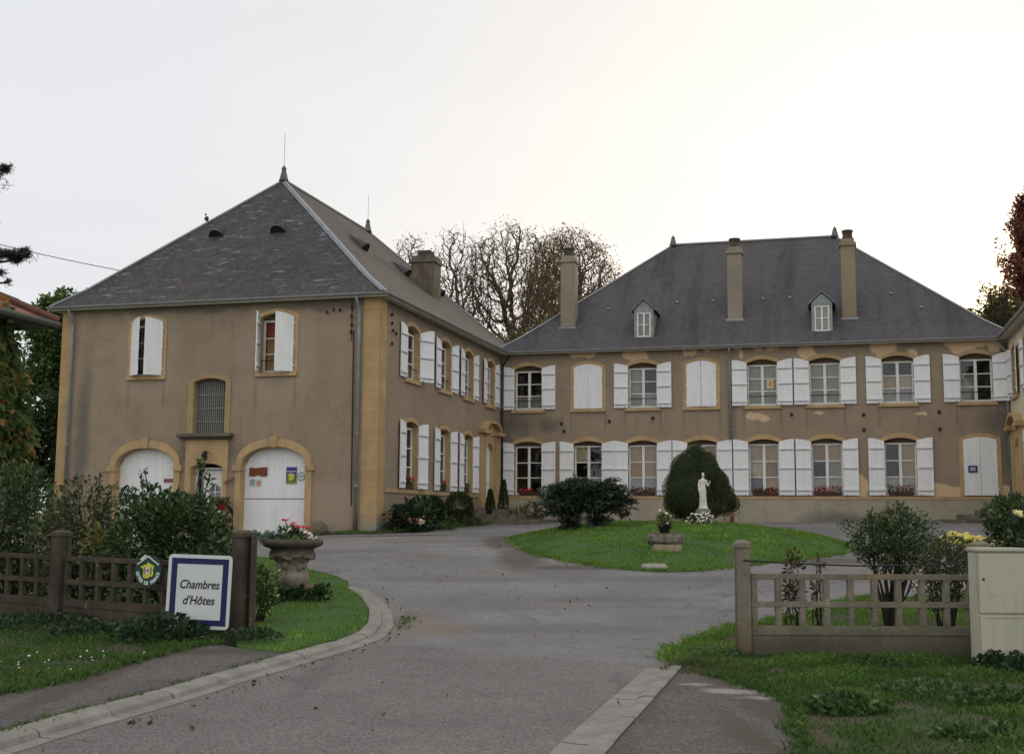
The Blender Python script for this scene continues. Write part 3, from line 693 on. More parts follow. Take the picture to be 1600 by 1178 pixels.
d = MB(); d.ring([(5.02,1.05),(5.41,1.05),(5.41,1.7),(5.02,1.7)], [(5.06,1.09),(5.37,1.09),(5.37,1.66),(5.06,1.66)], frF, b0, b0+.015); d.build('door_panel', m_white, door)
# wall lamp above the door
l = MB(); o_ = frF(5.28, .045, 3.42); l.tube([o_, (o_[0], o_[1]-.2, o_[2]+.06), (o_[0], o_[1]-.24, o_[2]+.0)], .012, 6)
wl = l.build('wall_lamp', m_dark, wing); l = MB(); l.lathe([(.02,.10),(.07,.06),(.075,.05),(.06,-.1),(.03,-.13)], (o_[0], o_[1]-.24, o_[2]-.06), 8); l.build('lantern', m_dark, wl)
l = MB(); l.lathe([(.0,-.07),(.06,-.03),(.07,.02),(.0,.07)], frF(5.46, .05, 3.34), 8); l.build('ornament', m_dark, wl)
# garage doors
for gi, (a, b) in enumerate(garage):
    c = (a+b)/2; mb = MB()
    mb.ring(arch(a-.20, b+.20, .5, 3.02, 3.82, 14, 'ell'), arch(a, b, .5, 3.0, 3.58, 14, 'ell'), frF, -.3, .05)
    for s_ in (-1, 1):
        e_ = a if s_ < 0 else b; p, q = sorted((e_ + s_*(-.012), e_ + s_*.27)); mb.prism([(p,2.88),(q,2.88),(q,3.05),(p,3.05)], frF, -.2, .085)
    mb.prism([(c-.10,3.56),(c+.10,3.56),(c+.13,3.88),(c-.13,3.88)], frF, -.2, .10)
    ga = mb.build('garage_arch', m_stone if gi == 0 else m_stone, wing, bevel=.012)
    mb = MB(); inn = arch(a, b, .91, 3.0, 3.58, 14, 'ell'); pk = 15
    def zt(u): t = min(1, abs(u-c)/((b-a)/2)); return 3.0+.58*(max(0,1-t*t))**.5
    for i in range(pk):
        u0, u1 = a+(b-a)*i/pk+.0015, a+(b-a)*(i+1)/pk-.0015
        mb.prism([(u0,2.095),(u1,2.095),(u1,zt(u1)),(u0,zt(u0))], frF, -.26, -.225)
    leaf = mb.build('door_top', m_white, ga)
    for s_ in (0, 1):
        mb = MB(); p, q = (a, c-.004) if s_ == 0 else (c+.004, b); k = 7
        for i in range(k):
            u0, u1 = p+(q-p)*i/k+.001, p+(q-p)*(i+1)/k-.001; mb.prism([(u0,.93),(u1,.93),(u1,2.07),(u0,2.07)], frF, -.26, -.225)
        mb.build('door_leaf', m_white, ga)
    mb = MB(); mb.prism([(a,.9),(b,.9),(b,3.05),(a,3.05)], frF, -.31, -.275); mb.build('door_backing', m_inner, ga)
ro, ze_ = hip_roof(wing, -WX, 0, 0, WY, -5.25, -5.25, 4.2, 11.65, 12.8, [m_slate_l, m_tile_e, m_slate, m_slate])
gutters(wing, -WX, 0, 0, WY, (0, 1, 3))
downpipe(wing, -.60, 0, (0,-1), 1.05); downpipe(wing, -WX+.42, 0, (0,-1), .8); downpipe(wing, 0, 12.58, (1,0), 1.4, mat=simple('dark_pipe',(.06,.055,.05),.6))
lh = MB(); q0 = [Vector((.3,-.3,7.95)), Vector((-.5475,.3975,8.60)), Vector((-5.25,4.2,12.83))]
for a, b in zip(q0, q0[1:]):
    for dx, dy in ((.10,.02),(.02,-.10)):
        o1 = Vector((0,.17,.0)) if dx > .05 else Vector((-.17,0,.0)); up_ = Vector((0,0,.02)); lh.add([tuple(a+up_), tuple(b+up_), tuple(b+up_+o1), tuple(a+up_+o1)], [(0,1,2,3)])
lh.build('hip_flashing', m_lead, ro, fix=False)
finial(ro, -5.25, 4.2, 12.78, .40, 1.25); finial(ro, -5.25, 11.65, 12.78, .40, 1.1)
for x, z in ((-6.51, 10.38), (-4.34, 10.40)): small_vent(ro, (x, 2.12, z), (0,-1,0), None)
for y, x, z in ((5.19,-2.72,10.45),(8.67,-2.5,10.25),(12.37,-2.42,10.18)): small_vent(ro, (x, y, z), (1,0,0), None)
m_chim_d = stone_mat('dark_chimney', (.12,.10,.08)); m_chim = stone_mat('render_chimney', (.27,.245,.195)); m_pot = simple('sooty_brick', (.075,.062,.055), .9, .3, 6)
chimney(wing, -2.62, -1.72, 9.5, 10.35, 8.9, 11.30, m_chim_d, m_pot, pot=False)
mb = MB(); mb.box(-2.42, -1.92, 9.68, 10.18, 11.235, 11.46); mb.build('chimney_pot', m_pot, wing, bevel=.02)
# telephone insulators on the corner
ins = MB()
for u, z in ((.22,7.55),(.25,7.3),(.22,7.05),(.27,6.85)): ins.lathe([(.0,-.05),(.035,-.03),(.04,.02),(.02,.06)], frF(.78+u*.3, .06, z), 8)
for u, z in ((1.22,7.5),(1.42,7.52),(1.62,7.46)): ins.lathe([(.0,-.05),(.03,-.03),(.035,.02),(.02,.05)], frF(u, .06, z), 8)
ins.tube([frF(.86,.03,7.8), frF(.86,.03,6.6)], .012, 5); ins.tube([frF(.80,.02,6.9), frF(.76,.02,1.9)], .016, 5)
for u, z in ((.8,7.45),(.82,7.2),(.9,7.0),(1.15,6.95),(.84,6.6)): ins.lathe([(.0,-.05),(.035,-.03),(.04,.02),(.02,.06)], frE(u, .06, z), 8)
ins.build('insulator_bracket', m_dark, wing)

# ------------------------------------------------------------------ MAIN HOUSE
main = empty('manor_house', CC, -TH, 'long brown building at the back of the courtyard with two dormers and three chimneys', 'building')
frM = frame((0,0), (1,0), (0,-1)); ML = 18.33
upc = [1.08,3.43,5.52,7.71,9.92,12.14,14.65,17.26]; loc_ = [1.08,3.42,5.50,7.71,9.93,12.15,14.66,17.29]; hw = .545
mb = MB()
wall_sheet(mb, frM, [(0,.8),(ML,.8),(ML,ZE),(0,ZE)], [grow(arch(c-hw,c+hw,5.69,7.27,7.40)) for c in upc]+[grow(arch(c-hw,c+hw,2.43,4.36,4.47)) for c in loc_])
mb.add([(0,.01,.8),(0,10,.8),(0,10,ZE),(0,.01,ZE)], [(0,1,2,3)]); mb.add([(0,10,.8),(ML,10,.8),(ML,10,ZE),(0,10,ZE)], [(0,1,2,3)]); mb.add([(ML,0,.8),(ML,10,.8),(ML,10,ZE),(ML,0,ZE)], [(0,1,2,3)])
mb.build('wall', m_wall_main, main, fix=False)
mb = MB(); mb.prism([(.02,.8),(ML-.01,.8),(ML-.01,2.279),(.02,2.279)], frM, -.02, .05); mb.build('plinth', m_plinth, main)
mb = MB(); mb.prism([(.03,2.28),(ML-.02,2.28),(ML-.02,2.40),(.03,2.40)], frM, -.02, .065); mb.build('band', m_band, main, bevel=.01)
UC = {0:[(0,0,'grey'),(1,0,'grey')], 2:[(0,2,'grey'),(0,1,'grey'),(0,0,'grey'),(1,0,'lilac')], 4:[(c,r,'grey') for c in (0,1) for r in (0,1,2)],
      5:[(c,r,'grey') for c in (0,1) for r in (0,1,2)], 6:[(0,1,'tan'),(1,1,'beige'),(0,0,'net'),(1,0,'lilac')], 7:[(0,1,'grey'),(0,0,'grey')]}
for i, c in enumerate(upc):
    cl = i in (1, 3); s = (0, 0) if i == 1 else ((5, 7) if i == 3 else (180, 180))
    if i == 7: s = (180, 158)
    if i == 4: s = (180, 178)
    window(main, frM, c-hw, c+hw, 5.69, 7.27, 7.40, shut=s, rail=not cl, curt_refl=UC.get(i))
LC = {0:None, 1:[(0,2,'beige'),(0,0,'grey'),(1,0,'grey')], 2:[(0,2,'tan'),(1,2,'tan'),(0,1,'orange'),(1,1,'tan'),(0,0,'lilac'),(1,0,'lilac')], 3:[(0,2,'net'),(1,2,'brown'),(1,1,'brown')],  # ground floor: warm-coloured sheets stand in for reflections in the glass
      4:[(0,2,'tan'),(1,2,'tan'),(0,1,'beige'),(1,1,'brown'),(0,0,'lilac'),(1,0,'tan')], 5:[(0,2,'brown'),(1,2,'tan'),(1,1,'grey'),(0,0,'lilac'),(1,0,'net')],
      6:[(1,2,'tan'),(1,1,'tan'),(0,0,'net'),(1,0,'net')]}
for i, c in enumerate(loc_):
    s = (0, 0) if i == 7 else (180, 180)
    window(main, frM, c-hw, c+hw, 2.43, 4.36, 4.47, shut=s, sill=False, at_=.17 if i != 7 else .13, curt_refl=LC.get(i))
ro2, _ = hip_roof(main, 0, ML, 0, 10, 6.05, 12.62, 5, 5, 12.98, [m_slate]*4)
gutters(main, 0.0, ML, 0, 10, (0,))
downpipe(main, 8.76, 0, (0,-1), 3.72, mat=m_zinc, boot=False)
finial(ro2, 6.05, 5, 12.96, .30); finial(ro2, 12.62, 5, 12.96, .30)
chimney(main, 2.12, 2.70, .98, 1.55, 8.85, 11.95, m_chim, m_pot); chimney(main, 8.62, 9.17, 1.05, 1.6, 8.95, 11.98, m_chim, m_pot); chimney(main, 12.81, 13.33, .92, 1.45, 8.8, 12.03, stone_mat('render_chimney_b', (.27,.225,.16)), m_pot)
for u0 in (5.13, 11.69):
    u0 += .03; u1 = u0+.74; dm = MB(); f = .30; c = (u0+u1)/2
    dm.add([(u0,f,8.30),(u1,f,8.30),(u1,f,9.45),(u0,f,9.45),(u0,1.45,9.45),(u1,1.45,9.45),(u0,.55,8.3),(u1,.55,8.3)], [(1,5,2),(1,7,5),(0,3,4),(0,4,6)])
    dm.ring([(u0,8.30),(u1,8.30),(u1,9.45),(u0,9.45)], [(u0+.11,8.42),(u1-.11,8.42),(u1-.11,9.36),(u0+.11,9.36)], lambda u,w_,z: (u,f-w_,z), -.06, .0)
    dm.add([(u0-.02,f-.001,9.45),(u1+.02,f-.001,9.45),(c,f-.001,9.84)], [(0,1,2)])
    do = dm.build('dormer', m_zinc, ro2, fix=False)
    rf = MB()
    for s_ in (-1, 1):
        e_ = c+s_*.49; q = [(e_, f-.08, 9.40), (c, f-.08, 9.88), (c, 1.95, 9.88), (e_, 1.4, 9.40)]
        rf.add(q + [(x,y,z+.035) for x,y,z in q], [(0,1,2,3),(7,6,5,4),(0,4,5,1),(1,5,6,2),(2,6,7,3),(3,7,4,0)])
    rf.build('dormer_roof', m_zinc, do)
    wn = MB(); fr_ = lambda u,w_,z: (u,f+.03-w_,z)
    wn.ring([(u0+.11,8.42),(u1-.11,8.42),(u1-.11,9.36),(u0+.11,9.36)], [(u0+.16,8.47),(u1-.16,8.47),(u1-.16,9.31),(u0+.16,9.31)], fr_, -.02, .02)
    wn.prism([(c-.03,8.47),(c+.03,8.47),(c+.03,9.31),(c-.03,9.31)], fr_, -.018, .018); wn.prism([(u0+.16,8.88),(c-.03,8.88),(c-.03,8.91),(u0+.16,8.91)], fr_, -.016, .016); wn.prism([(c+.03,8.88),(u1-.16,8.88),(u1-.16,8.91),(c+.03,8.91)], fr_, -.016, .016)
    wn.build('dormer_window', m_frame, do)
    pn = MB(); pn.add([(u0+.12,f+.04,8.43),(u1-.12,f+.04,8.43),(u1-.12,f+.04,9.35),(u0+.12,f+.04,9.35)], [(0,1,2,3)]); pn.build('pane', m_glass, do, fix=False)
    pn = MB(); pn.add([(u0+.12,f+.10,8.43),(u1-.12,f+.10,8.43),(u1-.12,f+.10,9.35),(u0+.12,f+.10,9.35)], [(0,1,2,3)]); pn.build('blind', CURT_REFL['grey'] if u0 < 8 else CURT_REFL['net'], do, fix=False)
# iron wall anchors and snow hooks
for u, z in ((5.9,5.3),(1.5+.9,5.15),(10.95,5.35),(13.45,5.3),(16.0,5.35),(13.45,4.75),(16.0,4.75),(4.25,5.2),(2.5,4.85)):
    an = MB(); an.prism([(u-.07,z),(u,z-.09),(u+.07,z),(u,z+.09)], frM, .0, .03); an.build('wall_anchor', m_dark, main)
for u, v in ((3.9,1.7),(6.6,1.9),(8.0,1.9),(9.9,1.9),(10.9,1.9),(14.6,1.9),(15.6,1.2)):
    z = 8.59+(v-.52)*.98+.05; hk = MB(); hk.box(u-.05,u+.05,v-.03,v+.03,z-.02,z+.05); hk.build('roof_hook', m_zincl, ro2)

# ------------------------------------------------------------------ RIGHT WING (cream)
rw = empty('cream_wing', DD, -TH, 'cream rendered wing with white shutters at the right edge of the photo', 'building')
frR = frame((0,0), (0,-1), (-1,0)); RL = 12.73; mb = MB()
upr = [(RL-b, RL-a) for a, b in up_e]; lor = upr[:3]
wall_sheet(mb, frR, [(-3,.8),(RL,.8),(RL,ZE),(-3,ZE)], [grow(arch(a,b,5.75,7.27,7.41)) for a,b in upr]+[grow(arch(a,b,2.43,4.36,4.47)) for a,b in lor]+[grow(arch(1.68-.46,1.68+.46,1.90,4.02,4.32))])
mb.add([(0,-RL,.3),(10,-RL,.3),(10,-RL,ZE),(0,-RL,ZE)], [(0,1,2,3)]); mb.add([(10,-RL,.3),(10,3,.3),(10,3,ZE),(10,-RL,ZE)], [(0,1,2,3)]); mb.add([(0,3,.3),(10,3,.3),(10,3,ZE),(0,3,ZE)], [(0,1,2,3)])
mb.build('wall', m_wall_cream, rw, fix=False)
for a, b in upr: window(rw, frR, a, b, 5.75, 7.27, 7.41, shut=(180,172), rail=True)
for a, b in lor: window(rw, frR, a, b, 2.43, 4.36, 4.47, shut=(180,172), sill=False)
portal(rw, frR, 1.68, 1.90, 4.74)
ro3, _ = hip_roof(rw, 0, 10.5, -RL, 3, 5.25, 5.25, -8.5, -1.2, 12.8, [m_slate]*4)
gutters(rw, 0, 10.5, -RL, 3, (3, 0)); downpipe(rw, 0, -.15, (-1,0), 1.6, mat=m_zinc)

# ------------------------------------------------------------------ TILED HOUSE at the left edge
HX, HY = at(18, 23.5, 600), 23.5
th = empty('tiled_house', (HX, HY, 0), -TH, 'house with a red tiled roof and ivy-covered wall at the left edge', 'building')
mb = MB(); mb.box(-6, 0, -9, 0, -.2, 5.35); mb.build('wall', stone_mat('rubble_wall', (.30,.26,.2)), th)
def redroof():
    ov = .62; x0, x1, y0, y1 = -6.4, ov, -9.4, ov-.1; z = 5.42; zr = 7.2
    rg = [(-2.9,-6.2), (-2.9,-2.6)]; cs = [(x0,y0),(x1,y0),(x1,y1),(x0,y1)]; nr = [0,0,1,1]; vs = []; fs = []; uv = []; me = bpy.data.meshes.new('roof')
    for i in range(4):
        j = (i+1) % 4; a, b = Vector((*cs[i],z)), Vector((*cs[j],z)); ra, rb = Vector((*rg[nr[i]],zr)), Vector((*rg[nr[j]],zr)); ux = (b-a).normalized(); k = len(vs)
        q = [a,b,ra] if nr[i] == nr[j] else [a,b,rb,ra]; vs += q; fs.append(tuple(range(k,k+len(q)))); hv = ((ra-a)-ux*(ra-a).dot(ux)).length
        uv += [((p-a).dot(ux), 0 if p.z < z+.1 else hv) for p in q]
    me.from_pydata([tuple(v) for v in vs], [], fs); ul = me.uv_layers.new(name='UVMap')
    for li, l in enumerate(me.loops): ul.data[li].uv = uv[l.vertex_index]
    r_ = link('roof', me, m_redtile, th)
    for i in range(4):
        hc = MB(); a = Vector((*cs[i],z+.05)); b = Vector((*rg[nr[i]],zr+.05)); n = 12
        for k in range(n): hc.tube([a.lerp(b,k/n), a.lerp(b,(k+1.15)/n)], [.10,.085], 8)
        hc.build('hip_tile', m_redtile, r_)
    gt = MB(); e_ = .06
    for a, b in ((1,2),(2,3)): gt.tube([(*cs[a],z-.03),(*cs[b],z-.03)], .075, 8)
    gt.build('gutter', simple('dark_gutter',(.07,.075,.06),.6), th); s = MB(); s.box(-6.3,ov-.07,-9.3,ov-.17,z-.12,z-.06); s.build('soffit', m_soffit, th)
redroof()

# ------------------------------------------------------------------ GROUND
def xyell(m, lst, warp=.5, wscale=1.6, soft=.3):
    nz = m.n('TexNoise', {'Vector': m.co(), 'Scale': wscale, 'Detail': 6, 'Roughness': .7}).outputs[1]
    off = m.n('VectorMath', {0: m.n('VectorMath', {0: nz, 1: (.5, .5, .5)}, operation='SUBTRACT').outputs[0], 'Scale': warp}, operation='SCALE').outputs[0]
    p = m.n('VectorMath', {0: m.co(), 1: off}, operation='ADD').outputs[0]; acc = None
    for (x, y, rx, ry) in lst:
        d = m.n('VectorMath', {0: p, 1: (1/rx, 1/ry, 0), 2: (-x/rx, -y/ry, 0)}, operation='MULTIPLY_ADD').outputs[0]
        d = m.n('VectorMath', {0: d}, operation='LENGTH').outputs['Value']; acc = d if acc is None else m.math('MINIMUM', acc, d)
    return m.rng(acc, 1+soft, 1-soft)
def asphalt(name, base, patch, speck=.5, warm=0, cracks=.4, rust=(), dark=(), chalk=(), soil=()):
    m = M(name); co = m.co(); big = m.noise(co, .22, 5, .6); mid = m.noise(co, 1.4, 5, .6, .6); v = m.n('TexVoronoi', {'Vector': co, 'Scale': 70}).outputs['Color']
    g = m.noise(co, 110, 3, .8); vv = m.n('SeparateXYZ', {0: v}).outputs[0]
    c = m.mix(m.rng(big, .35, .65), tuple(x*(1-patch) for x in base), tuple(x*(1+patch) for x in base))
    c = m.mix(m.math('MULTIPLY', m.rng(mid, .5, .72), .45), c, tuple(x*.62 for x in base))
    c = m.mix(m.math('MULTIPLY', m.rng(m.noise(co, 2.3, 5, .7), .55, .75), .4), c, (base[0]*1.35, base[1]*1.33, base[2]*1.3))
    c = m.mix(1., c, m.mix(m.rng(vv, 0, 1), (1-speck,)*3, (1+speck,)*3), 'MULTIPLY')
    c = m.mix(m.math('MULTIPLY', m.rng(g, .62, .72), speck), c, (.42, .40, .37))
    if cracks:
        cv = m.n('TexVoronoi', {'Vector': m.n('VectorMath', {0: co, 1: m.n('TexNoise', {'Vector': co, 'Scale': 1.1, 'Detail': 4}).outputs[1]}, operation='ADD').outputs[0], 'Scale': .32}, feature='DISTANCE_TO_EDGE').outputs[0]
        c = m.mix(m.math('MULTIPLY', m.rng(cv, .006, .001), cracks*1.6), c, (.03,.03,.028))
        c = m.mix(m.math('MULTIPLY', m.rng(m.noise(m.map(co, (1,1,1), (7,2,0)), .5, 5, .6), .60, .70), .5), c, (.15,.12,.085))
    gn = m.noise(co, 28, 4, .8)
    for lst, col_, st in ((dark, tuple(x*.62 for x in base), .55), (rust, (.19,.14,.10), .6), (chalk, (.33,.31,.28), .85), (soil, (.075,.062,.045), .85)):
        if lst: c = m.mix(m.math('MULTIPLY', m.math('MULTIPLY', xyell(m, lst), m.rng(gn, .3, .55, .35, 1)), st), c, col_)
    ag = m.noise(co, 38, 2, .6)
    c = m.mix(1., c, m.mix(m.rng(ag, .35, .65), (.84,.84,.84), (1.14,1.14,1.14)), 'MULTIPLY')
    m.col(c).rough(.86).bump(m.math('ADD', m.math('MULTIPLY', vv, .6), m.math('ADD', g, ag)), .7, .012); return m.m
m_road = asphalt('road_asphalt', (.160,.152,.148), .12, .42, cracks=0, dark=[(-1.95,12.2,.12,1.5),(1.1,11.4,.1,1.2)])
m_court = asphalt('courtyard_asphalt', (.180,.176,.176), .22, .30, cracks=.30, rust=[(-1.05,16.4,.55,.8),(-1.3,17.5,.3,.7),(-2.6,31,1.0,.4)], dark=[(-2.0,30.2,1.6,.45),(1.6,19.8,1.5,.3),(-.8,22.5,1.8,.5),(.5,16.5,1.6,.5),(3.0,22.6,2.2,.5),(-4,28,1.4,.5),(1,23.5,.8,1.5)], soil=[(.2,26.5,.5,2.5),(1.5,24.4,1.3,.4),(-.2,30,.5,2),(-3.2,32.4,2,.3),(6.5,25.6,1.5,.5)])
m_pave = asphalt('pavement_asphalt', (.110,.10,.095), .18, .5, cracks=0, soil=[(-3.5,13.6,.8,.3),(-3.9,11,.15,1.6)])
m_pave2 = asphalt('pavement_asphalt_worn', (.115,.105,.10), .18, .5, cracks=.1, chalk=[(2.0,11.2,.26,.15),(2.2,10.8,.2,.12),(1.75,11.6,.15,.1)], soil=[(2.3,11.9,.5,.5),(2.1,10.2,.15,.8),(1.75,8.8,.12,1.2),(2.6,12.6,.8,.4)])
m_soil = simple('soil', (.07,.062,.035), .95, .4, 3, bump=.5)
m_turf = M('turf'); _n1 = m_turf.noise(m_turf.co(), 2.2, 6, .7); _n2 = m_turf.noise(m_turf.co(), 22, 5, .8)
m_turf.col(m_turf.mix(m_turf.rng(_n2, .3, .7), m_turf.mix(m_turf.rng(_n1, .35, .65), (.028,.062,.014), (.045,.095,.02)), (.06,.125,.028))).rough(.9).bump(_n2, .6, .03); m_turf = m_turf.m
m_verge = M('verge_soil'); _n1 = m_verge.noise(m_verge.co(), 1.6, 6, .7); _n2 = m_verge.noise(m_verge.co(), 18, 5, .8)
m_verge.col(m_verge.mix(m_verge.rng(_n1, .42, .6), m_verge.mix(m_verge.rng(_n2, .3, .7), (.055,.045,.028), (.095,.08,.05)), m_verge.mix(m_verge.rng(_n2, .3, .7), (.022,.045,.012), (.05,.085,.024)))).rough(.95).bump(_n2, .7, .03); m_verge = m_verge.m
m_kerb = M('kerb_concrete'); _a = m_kerb.noise(m_kerb.co(), 1.8, 6, .7); _b = m_kerb.noise(m_kerb.co(), 14, 6, .8); _c = m_kerb.noise(m_kerb.co(), 60, 4, .8)
_k = m_kerb.mix(m_kerb.rng(_a, .35, .65), (.175,.165,.148), (.275,.262,.235)); _k = m_kerb.mix(m_kerb.math('MULTIPLY', m_kerb.rng(_b, .52, .70), .65), _k, (.12,.11,.09)); _k = m_kerb.mix(m_kerb.math('MULTIPLY', m_kerb.rng(_c, .5, .75), .4), _k, (.34,.325,.295))
m_kerb.col(_k).rough(.92).bump(m_kerb.math('ADD', _b, _c), .6, .012); m_kerb = m_kerb.m
# base sheet reaching the horizon
gx = np.concatenate([[-1500,-600,-250,-120,-80], np.arange(-60, 61, 1.0), [80,120,250,600,1500]]); gy = np.concatenate([[-1500,-500,-150,-50], np.arange(-20, 96, 1.0), [120,200,500,1500]])
XX, YY = np.meshgrid(gx, gy); ZZ = TZ(XX, YY) - .05; nx = len(gx); idx = np.arange(nx*len(gy)).reshape(len(gy), nx)
gr = npmesh('ground', np.c_[XX.ravel(), YY.ravel(), ZZ.ravel()], np.c_[idx[:-1,:-1].ravel(), idx[:-1,1:].ravel(), idx[1:,1:].ravel(), idx[1:,:-1].ravel()], m_turf, smooth=True); gr['kind'] = 'structure'
court = [(-2.0,14.4),(-1.4,14.82),(.02,13.96),(1.46,13.24),(3,13.4),(19,13.6),(19,40.6),(17.2,41.2),(-.2,46.2),(-4.0,34.0),(-15,37.2),(-18,20),(-4,15)]
drape('courtyard', court, .8, .0, m_court)
roadp = [(-25,-14),(25,-14),(25,1.5),(3,2.2),(-.2,5.6),(.36,8.38),(.88,10.48),(1.52,12.6),(2.0,12.6),(2.05,13.35),(1.0,13.5),(.02,13.98),(-1.42,14.85),(-1.68,15.2),(-1.86,14.60),(-2.22,13.38),(-2.62,11.85),(-2.90,10.45),(-3.24,9.15),(-3.42,8.15),(-4.25,5.05),(-5.8,3.0),(-25,2)]
drape('road', roadp, .7, .006, m_road)
KB = [(-5.35,3.6),(-4.5,5.2),(-3.98,6.9),(-3.68,8.25),(-3.60,8.67),(-3.50,9.28),(-3.16,10.56),(-2.88,11.94),(-2.47,13.5),(-2.11,14.69),(-1.93,15.6),(-1.95,16.6),(-2.12,18.1),(-2.43,19.6),(-2.81,20.8)]
KF = [(-5.17,3.4),(-4.31,5.05),(-3.79,6.8),(-3.49,8.15),(-3.42,8.55),(-3.30,9.15),(-2.97,10.45),(-2.69,11.85),(-2.28,13.38),(-1.92,14.60),(-1.74,15.55),(-1.76,16.65),(-1.93,18.1),(-2.25,19.65),(-2.66,20.9)]
def resample(P, st):
    P = [Vector(p) for p in P]; L_ = [0]
    for a, b in zip(P, P[1:]): L_.append(L_[-1]+(b-a).length)
    n = max(1, round(L_[-1]/st)); out = []
    for i in range(n+1):
        t = L_[-1]*i/n; k = max(j for j in range(len(L_)) if L_[j] <= t+1e-9); k = min(k, len(P)-2)
        f = (t-L_[k])/(L_[k+1]-L_[k]); out.append(P[k].lerp(P[k+1], f))
    return out
def kerbline(name, A_, B_, G_, top, n, mat, gw=.3, inner_drop=.0):
    """kerb stones between lines A (back) and B (front face), gutter strip to G"""
    rg = random.Random(3); mb = MB(); sub = 3
    Ai, Bi = resample(A_, 1e9 if False else .01*0+1), None
    def lerpl(P, t):
        P = [Vector(p) for p in P]; L_ = [0]
        for a, b in zip(P, P[1:]): L_.append(L_[-1]+(b-a).length)
        x = t*L_[-1]; k = 0
        while k < len(P)-2 and L_[k+1] < x: k += 1
        return P[k].lerp(P[k+1], min(1, (x-L_[k])/(L_[k+1]-L_[k])))
    for i in range(n):
        dz = rg.uniform(-.008, .008); dx = rg.uniform(-.008, .008)
        prev = None
        for j in range(sub+1):
            t = (i + .01 + .98*j/sub)/n; a, b = lerpl(A_, t), lerpl(B_, t); d = (b-a).normalized(); a = a+d*dx; b = b+d*dx
            za, zb = T(a.x, a.y)+top+dz, T(b.x, b.y)+top+dz; w_ = (b-a).length
            row = [(a.x, a.y, za-.25), (a.x, a.y, za-.005), *[tuple((*(a+d*w_*q), za+(zb-za)*q+h)) for q, h in ((.12,.004),(.5,.0),(.75,-.010),(.92,-.025),(1.0,-top*.85))], (b.x+d.x*.012, b.y+d.y*.012, zb-top-.06)]
            k = len(mb.v); mb.v += row; m_ = len(row)
            if prev is not None:
                for q in range(m_-1): mb.f.append((prev+q, prev+q+1, k+q+1, k+q)); mb.mi.append(0)
            else: mb.f.append(tuple(range(k, k+m_))); mb.mi.append(0)
            prev = k
        mb.f.append(tuple(range(prev+m_-1, prev-1, -1))); mb.mi.append(0)
    o = mb.build(name, mat); o['kind'] = 'structure'
    if G_:
        gb = MB()
        for i in range(n):
            prev = None; dz = rg.uniform(-.003, .003)
            for j in range(sub+1):
                t = (i + .006 + .988*j/sub)/n; b, g_ = lerpl(B_, t), lerpl(G_, t); d = (g_-b).normalized(); b = b - d*.02
                zb, zg = T(b.x, b.y), T(g_.x, g_.y); k = len(gb.v); m_ = (b+g_)/2
                gb.v += [(b.x, b.y, zb+.014+dz), (m_.x, m_.y, (zb+zg)/2+.010+dz), (g_.x, g_.y, zg+.016+dz), (g_.x, g_.y, zg-.1)]
                if prev is not None:
                    for q in range(3): gb.f.append((prev+q, prev+q+1, k+q+1, k+q)); gb.mi.append(0)
                prev = k
        o2 = gb.build(name.replace('kerb', 'gutter_strip'), mat); o2['kind'] = 'structure'
GT = [(-5.03,3.3),(-4.17,5.0),(-3.64,6.75),(-3.34,8.1),(-3.27,8.5),(-3.15,9.1),(-2.82,10.4),(-2.54,11.8),(-2.13,13.3),(-1.77,14.53),(-1.58,15.5),(-1.60,16.7),(-1.78,18.1),(-2.11,19.7),(-2.53,21.0)]
kerbline('kerb', KB, KF, GT, .07, 19, m_kerb)
RK = [(-.05,5.4),(.47,8.38),(.97,10.24),(1.64,12.95)]; RO = [(.14,5.3),(.63,8.2),(1.15,10.3),(1.82,12.9)]; RG = [(-.22,5.5),(.28,8.38),(.80,10.48),(1.46,13.0)]
kerbline('kerb', RO, RK, RG, .05, 7, m_kerb)
LP = [(-9.0,3.6),(-4.9,7.2),(-4.36,10.44),(-4.07,11.32),(-4.04,12.24),(-3.85,13.22),(-3.72,13.94),(-3.5,14.4),(-3.1,13.95),(-2.60,13.56)]
pavp = [(p[0]+.02, p[1]) for p in KB[0:9]][::-1] + LP
drape('pavement', pavp[::-1], .5, .066, m_pave, skirt=.12)
rp_ = [(.16,5.3),(.65,8.2),(1.17,10.3),(1.84,12.9),(2.9,13.3),(2.9,12),(3.2,10.6),(2.9,9.4),(2.6,8.0),(2.4,5.5)]
drape('pavement', rp_, .4, .045, m_pave2, skirt=.12)
verge = [(-15,5),(-8.8,3.6),(-4.9,7.2),(-4.40,10.44),(-4.11,11.32),(-4.06,12.24),(-3.88,13.22),(-3.76,13.94),(-3.5,14.4),(-3.2,14.7),(-3.25,15.1),(-6.12,16.55),(-7.2,17.1),(-15,21.1)]
drape('verge', verge, .25, .08, m_verge, skirt=.15, jit=.035)
llawn = [(-3.3,14.6),(-3.1,13.95),(-2.62,13.62),(-2.5,13.5)]+[(p[0]-.01, p[1]) for p in KB[9:]]+[(-2.9,21.6),(-3.35,22.7),(-3.9,23.5),(-4.6,25),(-5.3,26),(-6.0,26.5),(-8,26.8),(-13,27),(-15,21),(-7.2,17.1),(-6.1,16.6)]
drape('lawn', llawn, .6, .07, m_turf, skirt=.18)
rgr = [(1.9,5.5),(1.90,8.06),(2.2,9.4),(2.42,10.36),(2.42,11.04),(2.30,11.48),(2.05,12.2),(1.72,12.9),(1.72,13.5),(2.22,15.0),(3.12,16.7),(4.39,17.88),(5.32,19.5),(6.42,20.1),(7.47,20.3),(12,20.6),(18,20.6),(18,5)]
def rhf(x, y): return np.clip((x-2.0)*.06, 0, .05)*np.clip((11.5-y)/2, -.6, 1)
drape('verge', rgr, .25, .052, m_verge, hf=rhf, skirt=.15, jit=.04)
